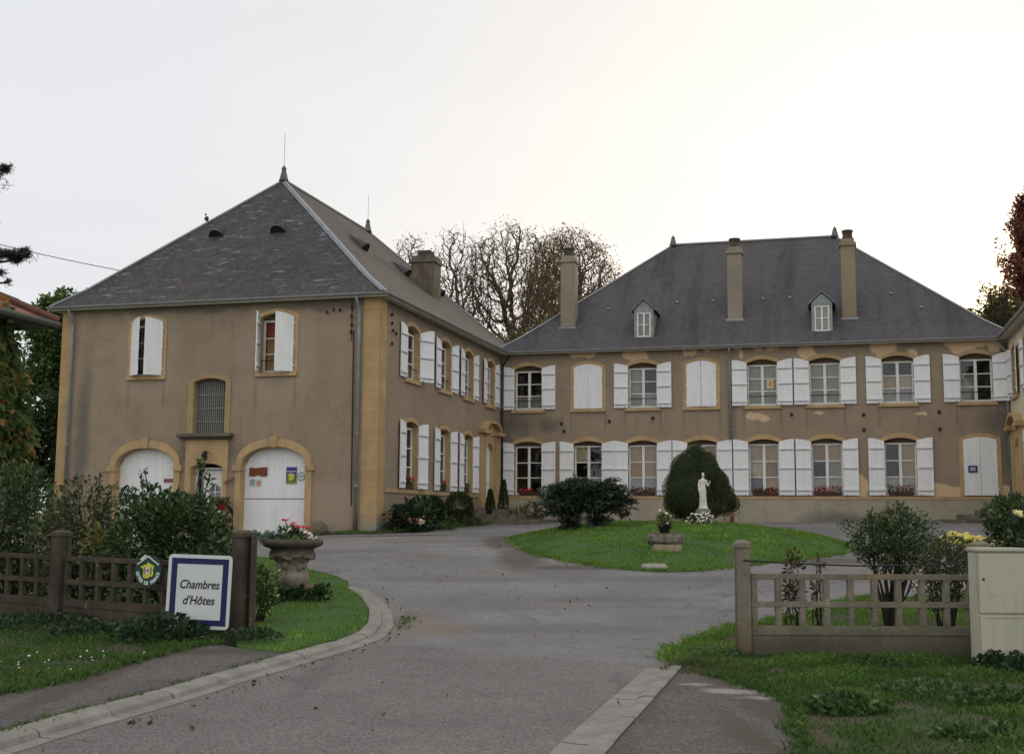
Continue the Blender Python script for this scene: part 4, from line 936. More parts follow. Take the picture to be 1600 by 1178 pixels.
def edgedist(P, poly):
    dm_ = np.full(len(P), 9.); n_ = len(poly)
    for i in range(n_):
        a = np.array(poly[i]); b = np.array(poly[(i+1) % n_]); ab = b-a; t = np.clip(((P-a)@ab)/(ab@ab), 0, 1); dm_ = np.minimum(dm_, np.linalg.norm(P-a-t[:,None]*ab, axis=1))
    return dm_
island = smoothpoly([(0.05,29.6),(.45,27.0),(1.35,25.1),(2.4,23.9),(3.4,23.6),(4.57,24.5),(5.9,25.6),(7.5,27.0),(8.15,29),(8.3,32),(7.4,35),(5,36.6),(2.6,35.8),(.8,33.2),(.1,31.3)], 2)
def ihf(x, y):
    q = ((x-4.2)/4.25)**2 + ((y-30.2)/6.6)**2
    x = np.asarray(x, float); sh = x.shape; e_ = edgedist(np.c_[x.ravel(), np.asarray(y, float).ravel()], island).reshape(sh)
    return .010 + np.minimum(.40*np.clip(1-q, 0, 1)**.9, e_*.30)
drape('lawn', island, .3, .0, m_turf, hf=ihf, skirt=.04, jit=.06)
def GI(x, y): return T(x, y) + float(ihf(np.float64(x), np.float64(y)))
wallstrip = [(-4.0,33.9),(-4.1,33.25),(-3.6,33.15),(-2.6,34.2),(-1.7,37.2),(-.75,40.9),(-1.6,41.4),(-3.6,34.4)]
drape('flower_bed', wallstrip, .5, .05, m_soil, skirt=.08)
s2_ = [(-6.2,34.55),(-6.25,34.1),(-4.1,33.4),(-4.0,33.9)]; drape('flower_bed', s2_, .4, .05, m_soil, skirt=.08)
# gravel path along the left of the steps
m_gravel = simple('gravel', (.22,.195,.16), .95, .35, 40, bump=.6)
drape('gravel_strip', [(-.9,41.3),(.2,43.2),(3.5,43.9),(8,42.9),(8,42.3),(3.5,42.7),(.3,42.0),(-.4,40.6)], .5, .012, m_gravel)
drape('gravel_patch', smoothpoly([(7.0,21.0),(9.5,21.2),(10.4,23),(9.6,24.6),(8.2,24.2),(7.4,22.6)],2), .6, .012, simple('pinkish_gravel', (.30,.25,.20), .95, .25, 30, bump=.5))

G0 = leafmat('grass_blades', (.028,.062,.013), (.090,.190,.034), (.19,.23,.08), tr=.3, rough=.6)
G1 = leafmat('lawn_blades', (.065,.135,.022), (.155,.295,.045), (.27,.38,.10), tr=.3, rough=.6)
def thin(P, poly, r, w_=.45, bare=.35):
    nz = np.sin(P[:,0]*3.7+np.sin(P[:,1]*2.9)*1.7)*np.cos(P[:,1]*3.3+np.sin(P[:,0]*4.1)*1.5)
    nz2 = np.sin(P[:,0]*1.3+4)*np.cos(P[:,1]*1.1+P[:,0]*.7)
    return r.random(len(P)) < np.clip((edgedist(P, poly)+nz*.16)/w_, .03, 1)*np.clip(1-bare*(nz2 > .55)*(nz > -.2), 0, 1)
grass('grass', verge, 1500, .075, .009, G0, .07, 1, varshift=-.10, extra=lambda P, r: (P[:,0] > -.47*P[:,1]-.8) & (P[:,1] > 7.5) & thin(P, verge, r, .3, .3))
grass('lawn_grass', llawn, 900, .05, .010, G1, .06, 2, extra=lambda P, r: (P[:,0] > -.28*P[:,1]-.3))
grass('lawn_grass', rgr, 900, .065, .009, G1, .05, 3, hf=rhf, extra=lambda P, r: (P[:,1] > 14.3) & (P[:,0] < .46*P[:,1]), varshift=-.05)
grass('grass', rgr, 2000, .068, .008, G0, .05, 4, hf=rhf, extra=lambda P, r: (P[:,1] <= 14.4) & (P[:,1] > 7.6) & (P[:,0] < .46*P[:,1]+.3) & thin(P, rgr, r, .55, .75), varshift=-.06)
grass('lawn_grass', island, 620, .06, .016, G1, 0, 5, hf=ihf, varshift=-.05, clump=.7)
def tufts(name, line, n, spread, h, wd, mat, off, seed):
    r = np.random.default_rng(seed); line = np.array(line, float); i_ = r.integers(0, len(line)-1, n//14); t = r.random(len(i_))[:,None]; c = line[i_]*(1-t)+line[i_+1]*t + r.normal(size=(len(i_),2))*spread
    P = np.repeat(c, 14, 0)+r.normal(size=(len(i_)*14,2))*.028; n = len(P); z = TZ(P[:,0],P[:,1])+off; a = r.uniform(0,6.28,n); hh = h*r.uniform(.4,1.2,n); wx = np.c_[np.cos(a),np.sin(a),np.zeros(n)]*wd*.5; le = r.normal(size=(n,2))*hh[:,None]*.5
    V = np.empty((n,4,3)); b = np.c_[P,z]; V[:,0] = b-wx; V[:,1] = b+wx; V[:,2] = b+np.c_[le*.4,hh*.6]+wx*.6; V[:,3] = b+np.c_[le,hh*.95]
    o = npmesh(name, V.reshape(-1,3), np.arange(n*4), mat, None, np.repeat(np.clip(r.normal(.45,.25,n),0,1),4)); o['kind'] = 'stuff'
tufts('grass_tufts', verge[2:9], 5200, .07, .06, .008, G0, .07, 31); tufts('grass_tufts', rgr[:7], 4200, .05, .06, .008, G0, .05, 32); tufts('grass_tufts', island+island[:1], 16000, .10, .06, .013, G1, .01, 33)
tufts('grass_tufts', [(2.0,13.3),(2.5,12.7),(2.3,12.0),(2.35,11.2)], 2200, .09, .05, .008, G0, .05, 34); tufts('grass_tufts', [(-1.45,16.2),(-1.45,17.3)], 170, .05, .06, .008, G0, .02, 35); tufts('grass_tufts', KB[3:10], 900, .04, .04, .008, G0, .06, 36); tufts('grass_tufts', rgr[8:14], 5200, .10, .07, .009, G1, .03, 37)
lv = np.random.default_rng(12); nl = 170; LPt = np.c_[lv.uniform(-3.5,6,nl), lv.uniform(9,34,nl)]; kk = np.concatenate([np.c_[np.interp(yy_, [8,12,15,17,20], [-3.2,-2.4,-1.6,-1.5,-2.2])+abs(lv.normal())*.12, yy_] for yy_ in lv.uniform(8,20,90)]); LPt = np.concatenate([LPt, kk]); LPt = LPt[~inpoly(LPt, island) & ~inpoly(LPt, llawn) & ~inpoly(LPt, rgr)]
fl_ = leafcloud('fallen_leaves', np.c_[LPt, TZ(LPt[:,0], LPt[:,1])+.022], .05, leafmat('dead_leaf', (.07,.045,.025), (.16,.10,.05), (.26,.18,.08), tr=.1), None, 13, .6, up=.12); fl_['kind'] = 'stuff'
grass('grass', [(-6.3,34.7),(-6.3,34.0),(-4.0,33.1),(-3.4,33.0),(-2.4,34.3),(-1.5,37.2),(-.6,40.9),(-1.2,41.2),(-2.5,36)], 500, .09, .014, G0, .05, 6)
grass('grass', smoothpoly([(1.62,12.9),(1.5,12.6),(1.95,12.1),(2.4,11.9),(2.7,12.4),(2.3,13.4)],1), 1500, .06, .008, leafmat('dry_grass', (.05,.055,.02), (.11,.12,.045), (.17,.15,.08)), .05, 8)

# ------------------------------------------------------------------ FENCES
m_conc = M('lichened_concrete'); _a = m_conc.noise(m_conc.co(), 3, 6, .7); _b = m_conc.noise(m_conc.co(), 22, 5, .8); _c = m_conc.noise(m_conc.co(), 1.6, 5, .7)
_k = m_conc.mix(m_conc.rng(_a, .3, .7), (.12,.108,.082), (.24,.222,.172)); _k = m_conc.mix(m_conc.math('MULTIPLY', m_conc.rng(_b, .55, .7), .6), _k, (.045,.042,.035))
_k = m_conc.mix(m_conc.math('MULTIPLY', m_conc.rng(_c, .53, .62), .65), _k, (.24,.165,.07)); _k = m_conc.mix(m_conc.math('MULTIPLY', m_conc.rng(m_conc.noise(m_conc.map(m_conc.co(), loc=(5,5,5)), 7, 5, .7), .64, .7), .7), _k, (.33,.34,.28))
_z = m_conc.n('SeparateXYZ', {0: m_conc.co()}).outputs[2]; _k = m_conc.mix(m_conc.math('MULTIPLY', m_conc.rng(m_conc.math('ADD', _z, m_conc.math('MULTIPLY', _c, .5)), .75, .35), .75), _k, (.045,.047,.03))
m_conc.col(_k).rough(.95).bump(_b, .6, .012); m_conc = m_conc.m
m_conc2 = M('dark_mossy_concrete'); _a = m_conc2.noise(m_conc2.co(), 3, 6, .7); _b = m_conc2.noise(m_conc2.co(), 20, 5, .8)
_k = m_conc2.mix(m_conc2.rng(_a, .3, .7), (.036,.031,.023), (.09,.077,.058)); _k = m_conc2.mix(m_conc2.math('MULTIPLY', m_conc2.rng(_b, .58, .7), .6), _k, (.025,.025,.02)); _k = m_conc2.mix(m_conc2.math('MULTIPLY', m_conc2.rng(m_conc2.noise(m_conc2.co(), 5, 5, .7), .64, .7), .6), _k, (.24,.22,.19))
m_conc2.col(_k).rough(.95).bump(_b, .6, .012); m_conc2 = m_conc2.m
def fence_panel(parent, a, b, z0, z1, mat, bays, name='lattice_panel', hs=(.30,.63,.95)):
    a = Vector(a); b = Vector(b); d = (b-a); L_ = d.length; d.normalize(); n_ = Vector((-d.y, d.x, 0))
    zf = lambda t: z0+(z1-z0)*t/L_
    def fr(u, w_, z): p = a + d*u; return (p.x+n_.x*w_, p.y+n_.y*w_, zf(u)+z)
    mb = MB(); h0, h1, h2 = hs
    for zl, zh in ((h0-.02,h0+.085),(h1-.03,h1+.035),(h2-.03,h2+.035)): mb.prism([(.0,zl),(L_,zl),(L_,zh),(.0,zh)], fr, -.036, .036)
    for i in range(bays+1):
        u = .04+(L_-.08)*i/bays
        for zl, zh in ((h0+.084,h1-.029),(h1+.034,h2-.029)): mb.prism([(u-.036,zl),(u+.036,zl),(u+.036,zh),(u-.036,zh)], fr, -.033, .033)
    p = mb.build(name, mat, parent, bevel=.006)
    mb = MB(); mb.prism([(0,-.25),(L_,-.25),(L_,h0-.021),(0,h0-.021)], fr, -.028, .028); mb.build('base_slab', mat, parent, bevel=.006)
def fence_post(parent, x, y, z, h, mat, ang=0, s=.082, cap=.02, name='post'):
    mb = MB(); ca, sa = math.cos(ang), math.sin(ang)
    prof = [(-s,-s),(s,-s),(s,-.018),(s-.02,-.018),(s-.02,.018),(s,.018),(s,s),(-s,s),(-s,.018),(-s+.02,.018),(-s+.02,-.018),(-s,-.018)]
    P_ = [(x+a*ca-b*sa, y+a*sa+b*ca) for a, b in prof]; n = len(P_)
    q = [(px_, py_, z-.3) for px_, py_ in P_]+[(px_, py_, z+h-.10) for px_, py_ in P_]
    mb.add(q, [(i,(i+1)%n,n+(i+1)%n,n+i) for i in range(n)])
    def sq(e_, zz): return [(x+a*ca-b*sa, y+a*sa+b*ca, zz) for a, b in ((-e_,-e_),(e_,-e_),(e_,e_),(-e_,e_))]
    v = sq(s-.006, z+h-.11)+sq(s-.006, z+h-.09)+sq(s+.012, z+h-.085)+sq(s+.012, z+h-.03)+sq(s*.55, z+h+.005)
    mb.add(v, [(4*k+i,4*k+(i+1)%4,4*k+4+(i+1)%4,4*k+4+i) for k in range(4) for i in range(4)]+[(16,17,18,19)])
    return mb.build(name, mat, parent, bevel=.006)
RF0 = (2.71, 14.12); fz = T(2.71,14.12)-.03
rf = empty('concrete_fence', (0,0,0), 0, 'pale lichened concrete lattice fence on the right beside the utility cabinet', 'fence')
fence_post(rf, 2.71, 14.12, fz, 1.37, m_conc, .02, .080)
fence_panel(rf, (2.80,14.125,0), (5.42,14.17,0), fz, fz+.0, m_conc, 9); fence_post(rf, 5.52, 14.18, fz, 1.37, m_conc, .02); fence_panel(rf, (5.61,14.18,0), (8.3,14.23,0), fz, fz, m_conc, 9); fence_post(rf, 8.4, 14.23, fz, 1.37, m_conc, .02)
lf = empty('concrete_fence', (0,0,0), 0, 'dark mossy concrete lattice fence on the left in front of the shrubs', 'fence')
la = math.atan2(1.42, -2.79); ld = Vector((math.cos(la), math.sin(la), 0)); p0 = Vector((-3.33, 14.98, 0))
prev = p0
for i in range(5):
    p = p0 + ld*3.13*i; z = T(p.x, p.y)-.03
    fence_post(lf, p.x, p.y, z, 1.40 if i == 0 else 1.34, m_conc2, la, .098 if i == 0 else .095)
    if i: a = prev+ld*.1; b = p-ld*.1; fence_panel(lf, a, b, T(a.x,a.y)+.0, T(b.x,b.y)+.0, m_conc2, 10, hs=(.31,.62,.93))
    prev = p
gp = MB(); q = p0 - ld*.17; z = T(q.x, q.y)+.1; gp.box(q.x-.022, q.x+.028, q.y-.06, q.y+.06, z-.2, z+1.22); gp.build('gate_stop', m_conc2, lf, bevel=.006)
wb = MB(); zz = fz
wb.tube([(2.71+(8.4-2.71)*t, 14.04+.1*t, zz+1.14-.05*math.sin(math.pi*t*2 if t<.5 else 0)-.02*t) for t in np.linspace(0,1,14)], .011, 6)
tag(wb.build('fence_cable', m_dark), 'black cable strung above the right lattice fence from its end post', 'cable')

# ------------------------------------------------------------------ UTILITY CABINET
m_cab = M('cream_polyester'); _s = m_cab.noise(m_cab.map(m_cab.co(), (3,3,.5)), 2.0, 6, .7); m_cab.col(m_cab.mix(m_cab.rng(_s, .5, .75), (.40,.40,.32), (.30,.31,.235))).rough(.6).bump(m_cab.noise(m_cab.co(), 60, 3), .15, .004); m_cab = m_cab.m
cb = empty('utility_cabinet', (at(1563, 13.55, 1000), 13.55, T(5.45,13.5)-.06), -.05, 'tall cream two-door utility cabinet standing at the end of the right lattice fence', 'cabinet')
mb = MB(); mb.box(-.275,.275,-.10,.16,-.1,1.33); mb.build('body', m_cab, cb, bevel=.012)
mb = MB(); mb.box(-.295,.295,-.135,.18,1.331,1.375); mb.build('top', m_cab, cb, bevel=.012)
for z0, z1 in ((.105,.635),(.655,1.315)):
    mb = MB(); mb.box(-.255,.262,-.125,-.1005,z0,z1); dr = mb.build('door', m_cab, cb, bevel=.01)
    if z0 > .5:
        k = MB(); k.tube([(-.20,-.124,1.03),(-.20,-.133,1.03)], .014, 12); k.build('lock', m_dark, dr)
        k = MB(); k.tube([(-.10,-.124,.88),(-.10,-.1285,.88)], .042, 20); k.tube([(-.10,-.1286,.88),(-.10,-.130,.88)], .03, 20); k.build('badge', simple('faded_badge', (.38,.37,.24), .7), dr)
    else:
        k = MB(); k.box(-.19,.2,-.128,-.1255,.60,.618); k.build('label_strip', simple('strip', (.3,.3,.24), .7), dr)
        k = MB(); k.box(-.20,-.185,-.135,-.1255,.14,.17); k.build('catch', m_dark, dr)

# ------------------------------------------------------------------ TEXT AND SIGNS
def text_mesh(body, size, shear=0, extrude=.0015, align='CENTER', xs=1.0, bold=0):
    cu = bpy.data.curves.new('txt', 'FONT'); cu.body = body; cu.size = size; cu.shear = shear; cu.extrude = extrude; cu.align_x = align; cu.align_y = 'CENTER'; cu.offset = bold
    to = bpy.data.objects.new('txt', cu); COL.objects.link(to); dg = bpy.context.evaluated_depsgraph_get(); dg.update()
    me = bpy.data.meshes.new_from_object(to.evaluated_get(dg)); bpy.data.objects.remove(to); bpy.data.curves.remove(cu)
    for v in me.vertices: v.co.x *= xs
    return me
def upright(me):   # text lies in xy: stand it up facing -y
    me.transform(Matrix.Rotation(R(90), 4, 'X')); return me
flat = lambda n_, c, r=.5: simple(n_, c, r, .04, 3, .3)
m_sw, m_sb, m_sk = flat('sign_white', (.56,.60,.60)), flat('sign_blue', (.012,.018,.085)), flat('sign_black', (.012,.012,.02))
def rrect(x0, x1, z0, z1, r, n=5):
    o = []
    for cx, cz, a0 in ((x1-r, z0+r, -90), (x1-r, z1-r, 0), (x0+r, z1-r, 90), (x0+r, z0+r, 180)):
        for i in range(n+1): a = R(a0+90*i/n); o.append((cx+r*math.cos(a), cz+r*math.sin(a)))
    return o
SY = 14.72
sg = empty('road_sign', (at(310.5, SY, 925), SY, 1.6-(925-807.6)/FPX*SY), 0, 'white panel with blue frame reading Chambres d\'Hôtes by the left gate post', 'sign')
sg.rotation_euler = (R(1), R(1.8), R(2))
LF = lambda u, w_, z: (u, -w_, z)
mb = MB(); mb.prism(rrect(-.385,.385,-.445,.445,.05), LF, -.02, 0); mb.build('panel', m_sw, sg)
mb = MB(); mb.ring(rrect(-.345,.345,-.403,.403,.002), rrect(-.275,.275,-.333,.333,.002), LF, 0, .002); mb.build('blue_border', m_sb, sg)
for tx, z, xs in (('Chambres', .085, .80), ("d'Hôtes", -.105, .84)):
    me = upright(text_mesh(tx, .145, .25, .001, xs=xs, bold=.0022)); o = link('lettering', me, m_sk, sg); o.location = (0, -.0022, z)
mb = MB(); mb.box(-.03,.03,.03,.07,-.75,.3); mb.build('support', m_zinc, sg)
EY = 15.38
em = empty('round_sign', (at(231, EY, 893), EY, 1.6-(893-807.6)/FPX*EY), 0, 'round green sign with a yellow map of France on the left fence', 'sign'); em.rotation_euler = (0, 0, R(-20))
er = .198; m_green = flat('sign_green', (.012,.05,.035)); m_yel = flat('sign_yellow', (.55,.52,.05)); m_swt = flat('sign_letter', (.62,.72,.70))
mb = MB(); mb.prism([(er*math.cos(R(a)), er*math.sin(R(a))) for a in range(0,360,12)], LF, -.01, 0); mb.build('disc', m_green, em)
fr_ = [(.0,.105),(.035,.085),(.075,.07),(.095,.06),(.085,.03),(.075,.0),(.085,-.02),(.082,-.055),(.06,-.075),(.03,-.07),(.018,-.09),(-.02,-.1),(-.07,-.085),(-.075,-.06),(-.065,-.01),(-.07,.02),(-.105,.04),(-.11,.055),(-.07,.06),(-.06,.075),(-.03,.075)]
mb = MB(); mb.prism(fr_, LF, 0, .003); mb.build('map_shape', m_yel, em)
mb = MB(); mb.prism([(-.155,.07),(.0,.17),(.0,.190),(-.172,.08)], LF, 0, .005); mb.prism([(.0,.17),(.155,.07),(.172,.08),(.0,.190)], LF, 0, .0049); mb.prism([(-.125,.145),(-.09,.12),(-.02,.19),(-.05,.20)], LF, 0, .004); mb.build('roof_mark', m_sw, em)
mb = MB(); mb.prism([(-.032,-.045),(.032,-.045),(.032,.045),(-.032,.045)], LF, .003, .006); mb.build('window_mark', m_sw, em)
for s_ in (-1,1): mb = MB(); a_, b_ = sorted((s_*.036, s_*.056)); mb.prism([(a_,-.045),(b_,-.045),(b_,.045),(a_,.045)], LF, .003, .0055); mb.build('shutter_mark', flat('mark_grey', (.16,.17,.12)), em)
mb = MB(); mb.prism([(0,-.024),(.02,.0),(.016,.018),(.005,.02),(0,.01),(-.005,.02),(-.016,.018),(-.02,.0)], LF, .006, .008); mb.build('heart_mark', flat('mark_red', (.4,.03,.04)), em)
tx = 'GITES DE FRANCE'; n = len(tx)
for i, ch in enumerate(tx):
    if ch == ' ': continue
    a = R(-168+ (156/(n-1))*i); me = upright(text_mesh(ch, .062, 0, .0015, bold=.002)); me.transform(Matrix.Rotation(-(a+math.pi/2), 4, 'Y')); o = link('letter', me, m_swt, em); o.location = (.160*math.cos(a), -.001, .160*math.sin(a))
def WF(u, w_, z): p = AA - DM*u - BK*w_; return (p.x, p.y, z)     # left wing, front wall
def WE(u, w_, z): p = AA + BK*u + DM*w_; return (p.x, p.y, z)     # left wing, courtyard wall
def MF(u, w_, z): p = CC + DM*u - BK*w_; return (p.x, p.y, z)     # main house, front wall
def flatsign(name, label, cat, loc, polys, group=None):
    """polys: (name, poly, thickness from, to, material)"""
    o = empty(name, loc, -TH, label, cat)
    for nm, pl, w0, w1, m_ in polys:
        mb = MB(); mb.prism(pl, LF, w0, w1); mb.build(nm, m_, o)
    return o
wavy = [(-.29,-.12),(-.2,-.135),(-.12,-.13),(-.05,-.10),(.02,-.10),(.1,-.13),(.2,-.135),(.28,-.12),(.29,-.06),(.27,.0),(.29,.07),(.28,.12),(.18,.135),(.05,.12),(-.08,.105),(-.2,.12),(-.29,.115),(-.3,.05),(-.28,0),(-.3,-.06)]
flatsign('wooden_sign', 'brown wavy-edged wooden board on the right garage door', 'sign', WF(3.79,-.21,2.87), [('board', wavy, -.01, .015, simple('brown_board', (.17,.06,.035), .7, .3, 9))])
fs = flatsign('small_plaque', 'small pale blue and pink plaque under the brown board on the garage door', 'plaque', WF(3.88,-.21,2.56), [('plate', [(-.18,-.1),(.18,-.1),(.18,.1),(-.18,.1)], -.01, .006, m_sw), ('blue_field', [(-.165,-.085),(-.05,-.085),(-.05,.085),(-.165,.085)], .006, .009, flat('plq_blue', (.22,.36,.42))), ('pink_field', [(.04,-.085),(.165,-.085),(.165,.06),(.04,.03)], .006, .009, flat('plq_pink', (.52,.22,.22))), ('dark_line', [(-.045,-.09),(-.03,-.09),(-.03,.09),(-.045,.09)], .006, .009, flat('plq_dark', (.08,.12,.18)))])
ps = flatsign('poster', 'blue and green poster with a yellow emblem on the right garage door', 'poster', WF(2.74,-.21,2.76), [('sheet', [(-.165,-.24),(.165,-.24),(.165,.05),(-.165,.05)], -.01, .006, flat('p_green', (.10,.17,.05))), ('blue_sheet', [(-.165,.052),(.165,.052),(.165,.24),(-.165,.24)], -.01, .006, flat('p_blue', (.05,.06,.27))), ('line', [(-.15,.105),(.15,.105),(.15,.125),(-.15,.125)], .006, .009, m_sw), ('foot_line', [(-.15,-.215),(.15,-.215),(.15,-.2),(-.15,-.2)], .006, .009, m_yel),
   ('emblem', [(x_*1.05, z_*1.05-.05) for x_, z_ in fr_], .006, .01, m_yel), ('roof_mark', [(-.12,.0),(-.02,.09),(.12,.0),(.1,.0),(-.02,.07),(-.1,.0)], .006, .011, m_sw)])
rs = MB(); rs.ring([(.125*math.cos(R(a)), .125*math.sin(R(a))) for a in range(0,360,15)], [(.105*math.cos(R(a)), .105*math.sin(R(a))) for a in range(0,360,15)], LF, .004, .008); rs.prism([(-.1,.0),(.03,.03),(.1,.02),(.0,-.02)], LF, .004, .007)
rso = empty('round_plaque', WF(2.43,-.21,2.73), -TH, 'small round plaque with a blue-green ring beside the poster', 'plaque'); mb = MB(); mb.prism([(.124*math.cos(R(a)), .124*math.sin(R(a))) for a in range(0,360,15)], LF, -.01, .004); mb.build('disc', m_sw, rso); rs.build('ring', flat('ring_teal', (.15,.30,.30)), rso)
flatsign('name_board', 'narrow brown name board on the left garage door', 'sign', WF(6.66,-.21,2.62), [('board', [(-.23,-.05),(.23,-.05),(.23,.05),(-.23,.05)], -.01, .012, simple('dark_red_board', (.16,.05,.03), .7)), ('pale_marks', [(-.17,-.012),(.17,-.012),(.17,.012),(-.17,.012)], .012, .015, flat('marks', (.35,.2,.15)))])
ts = flatsign('tilted_board', 'small tilted red-brown board on the wall between front door and right garage', 'sign', WF(4.56,.10,2.60), [('board', [(-.17,-.10),(.17,.05),(.17,.11),(-.15,-.03)], -.01, .012, simple('red_brown_board', (.22,.06,.04), .7))])
pl = flatsign('number_plaque', 'small dark blue plaque on the closed shutters at the right end', 'plaque', MF(17.03,.085,3.35), [('plate', rrect(-.15,.15,-.12,.12,.02), -.005, .006, flat('pl_blue', (.03,.035,.15)))])
for s_, cx in ((.5,-.045),(.5,.045)):
    mb = MB(); mb.ring([(cx-.04,-.06),(cx+.04,-.06),(cx+.03,.06),(cx-.03,.06)], [(cx-.018,-.045),(cx+.018,-.045),(cx+.012,.01),(cx-.012,.01)], LF, .006, .009); mb.build('mark', m_sw, pl)
flatsign('paper_notice', 'yellow paper notice stuck inside the upper window right of the downpipe', 'notice', MF(10.2,-.20,6.52), [('sheet', [(-.13,-.2),(.13,-.2),(.13,.2),(-.13,.2)], -.002, .002, flat('paper', (.55,.50,.30))), ('picture', [(-.06,-.08),(.05,-.1),(.07,.06),(-.04,.09)], .002, .004, flat('paper_pic', (.45,.25,.14)))])

# ------------------------------------------------------------------ STATUE, URN, POTS, STONES
def blobmesh(name, parts, voxel, mat, parent=None, smooth=True, loc=(0,0,0)):
    """parts built into one MB, fused to ONE continuous surface by voxel remesh"""
    me = bpy.data.meshes.new(name); me.from_pydata(parts.v, [], parts.f); bm = bmesh.new(); bm.from_mesh(me); bmesh.ops.recalc_face_normals(bm, faces=bm.faces); bm.to_mesh(me); bm.free()
    o = bpy.data.objects.new(name, me); COL.objects.link(o); md = o.modifiers.new('r', 'REMESH'); md.mode = 'VOXEL'; md.voxel_size = voxel
    s_ = o.modifiers.new('s', 'SMOOTH'); s_.iterations = 3; s_.factor = .5
    dg = bpy.context.evaluated_depsgraph_get(); dg.update(); m2 = bpy.data.meshes.new_from_object(o.evaluated_get(dg)); bpy.data.objects.remove(o)
    return link(name, m2, mat, parent, smooth, loc)
def ell(mb, c, r, n=10, k=12, rot=None):
    prof = []
    vs = []; 
    for i in range(n+1):
        t = math.pi*i/n
        for j in range(k):
            a = 2*math.pi*j/k; v = Vector((r[0]*math.sin(t)*math.cos(a), r[1]*math.sin(t)*math.sin(a), -r[2]*math.cos(t)))
            if rot: v = rot @ v
            vs.append(tuple(v+Vector(c)))
    mb.add(vs, [(i*k+j, i*k+(j+1)%k, (i+1)*k+(j+1)%k, (i+1)*k+j) for i in range(n) for j in range(k)])
m_mar = simple('white_statue', (.56,.55,.50), .7, .2, 6, bump=.15)
SX, SYY = at(1099, 31.6), 31.6; sz = GI(SX, SYY)
ped = MB(); ped.add([(x*s_, y*s_, z) for s_, z in ((.15,-.1),(.15,.12),(.175,.26),(.17,.38)) for x, y in ((-1,-1),(1,-1),(1,1),(-1,1))], [(4*k+i,4*k+(i+1)%4,4*k+4+(i+1)%4,4*k+4+i) for k in range(3) for i in range(4)]+[(12,13,14,15),(3,2,1,0)])
o = ped.build('stone_pedestal', simple('pedestal_stone', (.20,.20,.15), .9, .35, 7, bump=.6), None, bevel=.02, loc=(SX, SYY, sz), disp=.01); tag(o, 'grey mossy stone pedestal under the white statue', 'pedestal')
st = MB(); H = .98
prof = [(.0,.155,.13,0,0),(.03,.16,.14,0,0),(.06,.13,.12,.0,0),(.2,.115,.105,.0,0),(.36,.105,.095,-.004,0),(.5,.112,.09,-.008,0),(.58,.098,.075,-.006,0),(.64,.085,.066,.0,0),(.72,.105,.07,.004,0),(.78,.110,.062,.004,0),(.815,.06,.05,.004,0),(.84,.032,.034,.004,0),(.87,.03,.032,.004,0)]
vs = []; k = 26
for (z, rx, ry, cx, cy) in prof:
    for j in range(k):
        a = 2*math.pi*j/k; f = 1 + (.10*math.cos(a*9+z*4) if z < .55 else .03*math.cos(a*7+z*9))*(1 if z > .03 else .3); vs.append((cx+rx*f*math.cos(a), cy+ry*f*math.sin(a), z))
n = len(prof); st.add(vs, [(i*k+j, i*k+(j+1)%k, (i+1)*k+(j+1)%k, (i+1)*k+j) for i in range(n-1) for j in range(k)]+[tuple(range(k-1,-1,-1)), tuple((n-1)*k+j for j in range(k))])
ell(st, (.008,-.012,.915), (.042,.050,.058)); ell(st, (.008,.006,.928), (.05,.052,.055)); ell(st, (.008,.045,.935), (.03,.03,.03)); ell(st, (.01,-.062,.908), (.009,.012,.014)); ell(st, (.005,.0,.965), (.035,.035,.025))
def limb(mb, pts, rs, k=10): mb.tube(pts, rs, k)
limb(st, [(-.095,0,.79),(-.135,.0,.66),(-.13,-.03,.52),(-.115,-.06,.44)], [.042,.038,.030,.022]); ell(st, (-.112,-.065,.40), (.02,.024,.04))
for q in range(4): limb(st, [(-.122+.008*q,-.075,.385),(-.118+.006*q,-.082,.345)], [.006,.005], 6)
limb(st, [(.10,0,.78),(.145,-.02,.66),(.17,-.05,.63),(.195,-.10,.70)], [.042,.038,.032,.022]); ell(st, (.205,-.115,.725), (.022,.018,.03))
for q in range(4): limb(st, [(.195+.009*q,-.12,.74),(.197+.011*q,-.13,.775)], [.006,.005], 6)
ell(st, (.03,-.10,.05), (.04,.05,.03)); ell(st, (-.05,-.1,.05), (.035,.045,.025)); ell(st, (0,0,.02), (.17,.15,.03))
st.v = [(x*.80, y*.85, z*.97) for x, y, z in st.v]
o = blobmesh('statue', st, .0085, m_mar, None, True, (SX, SYY, sz+.375)); tag(o, 'white statue of a robed woman on a pedestal in front of the clipped evergreen', 'statue')

m_urn = M('mossy_urn_stone'); _a = m_urn.noise(m_urn.co(), 5, 6, .7); _b = m_urn.noise(m_urn.co(), 26, 5, .8); _z = m_urn.n('SeparateXYZ', {0: m_urn.co()}).outputs[2]
_k = m_urn.mix(m_urn.rng(_a, .3, .7), (.14,.125,.10), (.30,.27,.21)); _k = m_urn.mix(m_urn.math('MULTIPLY', m_urn.rng(m_urn.math('ADD', _z, m_urn.math('MULTIPLY', _a, .3)), .55, .72), .85), _k, (.06,.053,.042)); _k = m_urn.mix(m_urn.math('MULTIPLY', m_urn.rng(_b, .52, .68), .6), _k, (.05,.048,.035))
m_urn.col(_k).rough(.95).bump(_b, .8, .012); m_urn = m_urn.m
UX, UY = at(456, 19.3, 900), 19.3; uz = T(UX, UY)+.10
ub = MB(); ub.box(-.42,.42,-.34,.34,-.1,.17); o = ub.build('urn_plinth', simple('plinth_slab', (.19,.13,.085), .95, .35, 6, bump=.6), None, bevel=.025, loc=(UX+.03, UY, uz), disp=.02); tag(o, 'low reddish stone slab with ivy under the big urn', 'plinth')
ur = MB()
